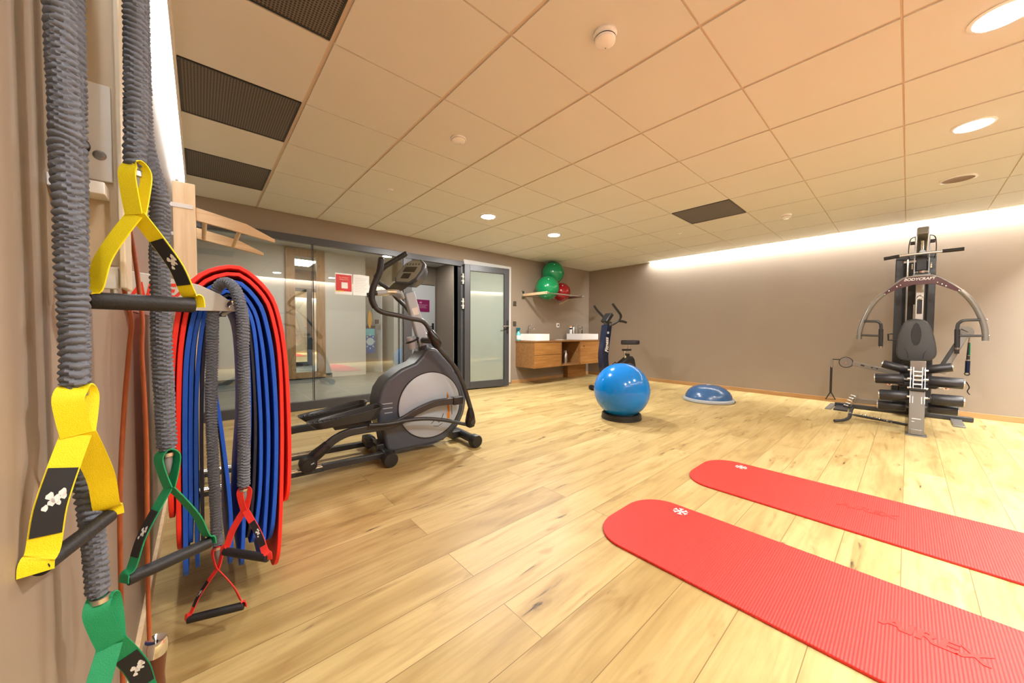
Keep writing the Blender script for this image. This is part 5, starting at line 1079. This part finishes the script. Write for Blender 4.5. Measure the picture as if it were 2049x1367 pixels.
# lever mechanism at the front
for s_ in (-1, 1):
    for dy in (0.028, 0.046):
        MB().beam((5.115, GY+s_*dy, 0.30), (5.20, GY+s_*dy, 0.64), 0.004, 0.028, upv=(1, 0, 0)).build('lever_plate', M_steel, t)
    for k in range(4): MB().cyl((5.13+0.022*k, GY+s_*0.040, 0.36+0.085*k), (5.13+0.022*k, GY+s_*0.066, 0.36+0.085*k), 0.011, 12).build('bolt', M_chrome, t)
for k in range(6): MB().cyl((5.135+0.012*k, GY-0.027, 0.40+0.04*k), (5.135+0.012*k, GY+0.027, 0.40+0.04*k), 0.010, 12).build('pin', M_chrome, t)
MB().prism([(5.10, GY-0.018, 0.215), (5.10, GY+0.018, 0.215), (5.10, GY+0.012, 0.19), (5.10, GY-0.012, 0.19)], (0.03, 0, 0)).build('keeper', M_black, t)
MB().box((5.10, GY-0.052, 0.425), (5.21, GY+0.052, 0.445)).build('lever_clamp', M_black, t, bevel=0.003)
MB().box((5.27, GY-0.052, 0.56), (5.33, GY+0.052, 0.70)).build('seat_front_plate', M_gym, t, bevel=0.004)
MB().box((5.33, GY-0.03, 0.45), (5.40, GY+0.03, 0.66)).build('seat_riser', M_gym, t, bevel=0.004)
# padded rollers, each with its own axle end
def roller(x, y0, z0, y1, z1, r, x1=None):
    a = V(x, y0, z0); b = V(x if x1 is None else x1, y1, z1); d = (b-a).normalized()
    rp = MB().tube([a, a+d*0.006, b-d*0.006, b], [r*0.93, r, r, r*0.93], 28).build('roller_pad', M_vinyl, t)
    MB().cyl(a-d*0.008, a-d*0.0005, r*0.86, 24).build('roller_end', M_steel if abs(y0) > abs(y1) else M_black, rp)
    MB().cyl(b+d*0.0005, b+d*0.008, r*0.86, 24).build('roller_end', M_black if abs(y0) > abs(y1) else M_steel, rp)
    MB().cyl(a-d*0.012, b+d*0.05, 0.012, 12).build('axle', M_gym, t)
R_ = 0.052
roller(5.30, 0.215, 0.500, 0.020, 0.508, R_); roller(5.30, -0.355, 0.505, -0.150, 0.508, R_)
roller(5.20, 0.176, 0.345, -0.018, 0.355, R_); roller(5.20, -0.352, 0.350, -0.165, 0.348, R_)
roller(5.30, 0.188, 0.230, 0.0, 0.235, R_); roller(5.30, -0.328, 0.250, -0.15, 0.248, R_)
roller(5.45, 0.170, 0.645, 0.0, 0.595, 0.043); roller(5.45, -0.293, 0.645, -0.125, 0.605, 0.043)
# masts and weight tower
MB().beam((5.78, GY, 0.06), (5.78, GY, 1.60), 0.062, 0.08, upv=(1, 0, 0)).build('main_mast', M_gym, t, bevel=0.006)
MB().beam((5.74, GY, 0.35), (5.74, GY, 1.52), 0.052, 0.006, upv=(1, 0, 0)).build('mast_plate', M_steel, t)
MB().box((5.728, GY-0.018, 1.18), (5.742, GY+0.018, 1.33)).build('mast_slot', M_black, t, bevel=0.003)
MB().lathe([(0.016, 0), (0.024, 0.004), (0.020, 0.008), (0.014, 0.004)], (5.728, GY, 1.355), (-1, 0, 0), 20).build('cable_ring', M_chrome, t)
for y in (0.085, -0.160):
    MB().box((6.14, y-0.032, 0.05), (6.24, y+0.032, 1.84)).build('tower_column', M_charm, t, bevel=0.008)
bar((6.19, -0.19, 1.85), (6.19, 0.115, 1.85), 0.10, 0.06, M_charm, 'tower_top')
MB().box((6.24, -0.19, 0.05), (6.27, 0.12, 1.80)).build('tower_shroud', M_black, t, bevel=0.006)
for y in (0.02, -0.10): MB().cyl((6.12, y, 0.08), (6.12, y, 1.82), 0.010, 14).build('guide_rod', M_chrome, t)
for k in range(13): MB().box((6.05, -0.13, 0.12+0.045*k), (6.20, 0.05, 0.16+0.045*k)).build('weight_plate', M_black, t, bevel=0.002)
MB().cyl((6.12, -0.04, 0.70), (6.12, -0.04, 1.30), 0.011, 12).build('selector_rod', M_chrome, t)
for y in (0.055, 0.028, -0.118, -0.135): MB().cyl((5.95, y, 0.55), (5.95, y, 1.75), 0.003, 8).build('cable', M_black, t)
# head with pulleys
bar((5.55, -0.078, 2.03), (6.25, -0.078, 1.90), 0.075, 0.075, M_gym, 'head_beam', 0.008)
MB().beam((5.62, -0.078, 2.055), (5.80, -0.078, 2.03), 0.085, 0.05).build('head_cover', M_silver, t, bevel=0.012)
for s_ in (-1, 1):
    MB().beam((5.70, -0.078+s_*0.050, 1.60), (5.72, -0.078+s_*0.050, 2.0), 0.008, 0.05, upv=(1, 0, 0)).build('pulley_cheek', M_silver, t)
    MB().cyl((5.66, -0.078+s_*0.052, 1.925), (5.66, -0.078+s_*0.085, 1.925), 0.018, 14).build('pivot_knob', M_black, t)
    MB().tube(smooth([(5.72, -0.078+s_*0.085, 1.75), (5.70, -0.078+s_*0.095, 1.85), (5.70, -0.078+s_*0.085, 1.97), (5.72, -0.078+s_*0.05, 2.0)], 5), 0.004, 8).build('cable_loop', M_black, t)
    MB().lathe([(0, 0.010), (0.028, 0.010), (0.030, 0.0)], (5.68, -0.078+s_*0.06, 1.68), (0, s_, 0), 20).build('side_bolt', M_chrome, t)
MB().box((5.715, -0.115, 1.64), (5.76, -0.04, 1.80)).build('head_block', M_black, t, bevel=0.004)
MB().lathe([(0.015, -0.012), (0.055, -0.012), (0.048, 0.0), (0.055, 0.012), (0.015, 0.012)], (5.70, -0.078, 1.90), (0, 1, 0), 32).build('pulley', M_black, t)
MB().box((5.69, -0.14, 1.565), (5.74, -0.02, 1.60)).build('cross_plate', M_silver, t, bevel=0.004)
MB().lathe([(0.05, 0.0), (0.052, 0.02), (0, 0.02)], (5.69, -0.08, 1.605), (0, 0, 1), 20).build('cable_stop', M_chrome, t)
# pull-down bar
lb = smooth([(5.60, 0.195, 1.782), (5.60, 0.05, 1.797), (5.60, -0.078, 1.800), (5.60, -0.21, 1.800), (5.60, -0.345, 1.800)], 5)
MB().tube(lb, 0.0125, 14).build('pull_down_bar', M_steel, t)
MB().tube(lb[:5], 0.018, 16).build('bar_grip', M_grip, t); MB().tube(lb[-6:], 0.018, 16).build('bar_grip', M_grip, t)
MB().prism([(5.595, -0.115, 1.80), (5.595, -0.045, 1.80), (5.595, -0.078, 1.85)], (0.008, 0, 0)).build('bar_gusset', M_silver, t)
MB().tube([(5.60, -0.078, 1.84), (5.62, -0.078, 1.93)], 0.010, 12).build('bar_link', M_chrome, t)
# arch of the press arm
pn = [(x, y, z) for x, y, z in P['g_panel']]
MB().prism([(5.445, y, z) for x, y, z in pn], (0.012, 0, 0)).build('maroon_arch_panel', M_maroon, t, bevel=0.0015, smooth=False)
me = MB().add(text_mesh('BODYCRAFT', 0.036, basis((5.443, -0.062, 1.520), (0, -1, 0), (0, 0, 1)), 0.0006, shear=0.2, bold=0.0008))
me.build('white_lettering', M_print, t, smooth=False)
edge = smooth([(5.455, y, z) for x, y, z in pn[:7]], 4)
MB().tube(edge, 0.010, 12).build('arch_edge_tube', M_gym, t)
for y, z in ((0.175, 1.385), (0.145, 1.415), (0.03, 1.525), (-0.15, 1.530), (-0.315, 1.385), (-0.21, 1.455), (-0.235, 1.435), (-0.18, 1.475), (0.09, 1.455), (0.065, 1.47)): MB().lathe([(0, 0.006), (0.006, 0.005), (0.008, 0)], (5.444, y, z), (-1, 0, 0), 10).build('arch_bolt', M_chrome, t)
for key in ('g_arcL', 'g_arcR'):
    aa = smooth([(5.45, y, z) for x, y, z in P[key]], 6); sg = 1 if key[-1] == 'L' else -1
    MB().tube(aa, 0.0215, 18).build('press_arm', M_gym, t)
    h1 = P['g_h'+key[-1]]; h2 = P['g_h'+key[-1]+'2']
    MB().tube(smooth([(5.43, y, z) for x, y, z in h1], 6), 0.0135, 14).build('press_handle', M_charm, t)
    MB().tube([(5.43, h1[-2][1], h1[-2][2]-0.02), (5.43, h1[-1][1], h1[-1][2]+0.005)], 0.018, 16).build('handle_grip', M_grip, t)
    MB().cyl((5.43, h1[-1][1], h1[-1][2]-0.012), (5.43, h1[-1][1], h1[-1][2]+0.006), 0.014, 14).build('handle_tip', M_chrome, t)
    MB().tube([(5.43, y, z) for x, y, z in h2], 0.0115, 14).build('handle_strut', M_charm, t)
    q = MB()
    for z in (1.10, 0.95): q.lathe([(0, 0.008), (0.010, 0.006), (0.012, 0)], (5.45, (P[key][3][1] if z > 1 else P[key][4][1])+sg*0.021, z), (0, sg, 0), 12)
    q.build('arm_bolts', M_chrome, t)
MB().beam((5.46, GY, 1.50), (5.76, GY, 1.58), 0.05, 0.05).build('arch_pivot_arm', M_gym, t, bevel=0.005)
# back rest with dark centre and stitched panels
bp = P['g_back']; bc = V(5.6, -0.060, 0.88)
q = MB(); sm = smooth([V(*p) for p in bp] + [V(*bp[0])], 5)[:-1]; n = len(sm); rings = []
for f, dx in ((0.96, 0.06), (1.0, 0.045), (1.0, 0.02), (0.93, 0.0), (0.5, -0.012)):
    rings.append([q.bm.verts.new((5.6+dx + 0.10*(p.z-0.88)*0.5, bc.y+(p.y-bc.y)*f, bc.z+(p.z-bc.z)*f)) for p in sm])
for A, B in zip(rings, rings[1:]):
    for k in range(n): q.bm.faces.new((A[k], A[(k+1) % n], B[(k+1) % n], B[k]))
q.bm.faces.new(rings[0]); q.bm.faces.new(rings[-1][::-1]); bk = q.build('back_rest', M_pad, t)
def onb(y, z, o=0.0): return V(5.6-0.013+0.05*(z-0.88)-o, y, z)
q = MB(); oc = [(0.0, 0.155), (0.018, 0.13), (0.034, 0.06), (0.036, 0.0), (0.028, -0.07), (0.012, -0.11), (-0.012, -0.11), (-0.028, -0.07), (-0.036, 0.0), (-0.034, 0.06), (-0.018, 0.13)]
q.prism([onb(bc.y+0.002+a, 0.945+b*0.9, 0.002) for a, b in oc], (0.014, 0, 0)); q.build('dark_centre_panel', M_padd, bk, bevel=0.002)
q = MB()
for s_ in (-1, 1):
    q.tube([onb(bc.y+s_*0.072, 0.80, 0.0), onb(bc.y+s_*0.056, 0.76), onb(bc.y+s_*0.05, 0.71, -0.004)], 0.0022, 6)
    q.tube([onb(bc.y+s_*0.120, 0.83, -0.014), onb(bc.y+s_*0.072, 0.80, 0.0)], 0.0022, 6)
q.tube([onb(bc.y-0.05, 0.785), onb(bc.y+0.05, 0.785)], 0.0022, 6)
q.build('seams', M_padd, bk)
MB().box((5.64, GY-0.04, 0.72), (5.75, GY+0.04, 0.95)).build('back_rest_mount', M_charm, t, bevel=0.004)
# left cable arm with strap
la = [(5.70, y, z) for x, y, z in P['g_armL']]
MB().beam((5.70, 0.42, 0.618), (5.72, 0.05, 0.53), 0.045, 0.050).build('cable_arm', M_gym, t, bevel=0.006)
q = MB()
for yy, zz, w_ in ((0.335, 0.600, 0.03), (0.26, 0.582, 0.012), (0.22, 0.573, 0.012)): q.beam((5.676, yy+w_/2, zz+w_*0.13), (5.676, yy-w_/2, zz-w_*0.13), 0.003, 0.014)
q.build('arm_slot', M_black, t, smooth=False)
MB().lathe([(0, -0.014), (0.055, -0.014), (0.058, -0.008), (0.058, 0.008), (0.055, 0.014), (0, 0.014)], (5.69, 0.475, 0.625), (1, 0, 0), 32).build('arm_pulley_housing', M_gym, t)
MB().lathe([(0.058, -0.006), (0.064, -0.006), (0.064, 0.006), (0.058, 0.006)], (5.69, 0.475, 0.625), (1, 0, 0), 32).build('arm_pulley', M_black, t)
MB().lathe([(0, 0.004), (0.008, 0.003), (0.010, 0)], (5.675, 0.475, 0.625), (-1, 0, 0), 12).build('pulley_bolt', M_chrome, t)
sl = P['g_strapL']
MB().cyl((5.69, 0.598, 0.655), (5.69, 0.598, 0.555), 0.009, 12).build('carabiner', M_chrome, t)
MB().beam((5.69, 0.530, 0.655), (5.69, 0.592, 0.655), 0.012, 0.012).build('cable_ball', M_black, t)
MB().ribbon([(5.69, 0.602, 0.565), (5.69, 0.602, 0.262)], (0, 1, 0), 0.022, 0.004).build('hanging_strap', M_black, t)
MB().tube([(5.69, 0.602, 0.262), (5.69, 0.645, 0.165), (5.69, 0.558, 0.172), (5.69, 0.602, 0.262)], 0.007, 10).build('triangle_handle', M_black, t)
# right cable arm
MB().beam((5.85, -0.39, 0.965), (5.82, -0.245, 0.55), 0.05, 0.045, upv=(1, 0, 0)).build('cable_arm', M_gym, t, bevel=0.006)
MB().beam((5.825, -0.345, 0.90), (5.80, -0.215, 0.56), 0.03, 0.02, upv=(1, 0, 0)).build('arm_strut', M_charm, t, bevel=0.003)
MB().box((5.80, -0.355, 0.765), (5.822, -0.325, 0.82)).build('arm_slot', M_black, t, bevel=0.003)
MB().lathe([(0, -0.014), (0.062, -0.014), (0.064, 0.0), (0.062, 0.014), (0, 0.014)], (5.85, -0.385, 0.985), (1, 0, 0), 32).build('arm_pulley_housing', M_gym, t)
MB().tube([(5.83, -0.36, 1.02), (5.84, -0.41, 0.985), (5.85, -0.418, 0.92)], 0.004, 8).build('cable', M_black, t)
MB().tube([(5.85, -0.418, 0.93), (5.85, -0.415, 0.87)], 0.006, 10).build('carabiner', M_chrome, t)
MB().tube([(5.85, -0.416, 0.88), (5.85, -0.414, 0.70)], [0.008, 0.013], 12).build('hanging_strap', M_black, t)
MB().ribbon([(5.838, -0.424, 0.87), (5.838, -0.424, 0.75)], (0, 1, 0), 0.006, 0.002).build('green_edge', M_green, t)
for z in (0.745, 0.70): MB().cyl((5.85, -0.4145, z), (5.85, -0.4145, z+0.008), 0.015, 14).build('metal_band', M_chrome, t)
MB().tube([(5.85, -0.4135, 0.695), (5.85, -0.4125, 0.575)], 0.0165, 16).build('strap_grip', M_navy, t)
MB().lathe([(0.012, -0.006), (0.020, -0.006), (0.020, 0.006), (0.012, 0.006), (0.012, -0.006)], (5.85, -0.412, 0.562), (1, 0, 0.3), 20).build('grip_ring', M_black, t)
# storage hook beside the mast
MB().tube([(5.92, 0.115, 0.965), (5.90, 0.150, 0.960), (5.90, 0.146, 0.893), (5.95, 0.08, 0.892)], 0.008, 10).build('storage_hook', M_black, t)
# low row bar across the front with eyelets
MB().tube(smooth([(5.44, 0.118, 0.435), (5.44, 0.02, 0.437), (5.44, -0.10, 0.437), (5.44, -0.18, 0.430), (5.44, -0.262, 0.437)], 5), 0.010, 12).build('low_bar', M_steel, t)
for y in (0.115, -0.262): MB().lathe([(0.009, -0.008), (0.019, -0.008), (0.019, 0.008), (0.009, 0.008), (0.009, -0.008)], (5.43, y, 0.437), (1, 0, 0), 20).build('eyelet', M_chrome, t)
MB().tube(smooth([(5.36, -0.375, 0.52), (5.38, -0.395, 0.47), (5.38, -0.385, 0.43), (5.38, -0.40, 0.40)], 5), 0.004, 8).build('cable_end', M_black, t)
# leg-press foot unit on the left
MB().beam((5.62, 0.40, 0.195), (5.62, 0.0, 0.205), 0.05, 0.055).build('side_tube', M_gym, t, bevel=0.005)
for s_ in (-1, 1):
    MB().obox((5.58, 0.405+s_*0.016, 0.19), (0, -0.40, 1), 0.082, (0, 1, 0.4), 0.004, (1, 0, 0), 0.035).build('pivot_plate', M_gym, t, bevel=0.002)
q = MB()
for k in range(5): q.cyl((5.545, 0.375+0.014*k, 0.255-0.030*k), (5.545, 0.415+0.014*k, 0.265-0.030*k), 0.006, 8)
q.build('spring_bars', M_chrome, t)
MB().obox((5.58, 0.44, 0.125), (0, 1, 0.2), 0.035, (1, 0, 0), 0.05, (0, -0.2, 1), 0.012).build('pivot_foot', M_black, t, bevel=0.004)
MB().tube(smooth([(5.57, 0.395, 0.13), (5.50, 0.40, 0.11), (5.40, 0.40, 0.095), (5.26, 0.40, 0.055), (5.16, 0.435, 0.035), (5.09, 0.50, 0.026)], 5), 0.016, 14).build('foot_lever', M_charm, t)
MB().tube([(5.36, 0.40, 0.083), (5.33, 0.40, 0.075)], 0.0185, 14).build('lever_collar', M_steel, t)
# floor plates
MB().box((5.95, 0.47, 0.0), (6.45, 0.60, 0.022)).build('floor_plate', M_charm, t, bevel=0.003)
MB().box((5.95, 0.62, 0.0), (6.45, 0.68, 0.014)).build('floor_plate', M_gym, t, bevel=0.003)
MB().beam((5.75, 0.40, 0.012), (5.55, -0.02, 0.012), 0.05, 0.012).build('floor_strut', M_charm, t, bevel=0.002)
q = MB()
for k in range(9): q.lathe([(0.004, -0.003), (0.011, -0.003), (0.011, 0.003), (0.004, 0.003), (0.004, -0.003)], (5.80-0.03*k, 0.33-0.03*k, 0.013), ((1, 0.3, 0.6) if k % 2 else (0.3, 1, 0.6)), 12)
q.build('chain', M_chrome, t)
MB().box((5.85, -0.42, 0.0), (6.30, -0.34, 0.02)).build('floor_plate', M_gym, t, bevel=0.003)
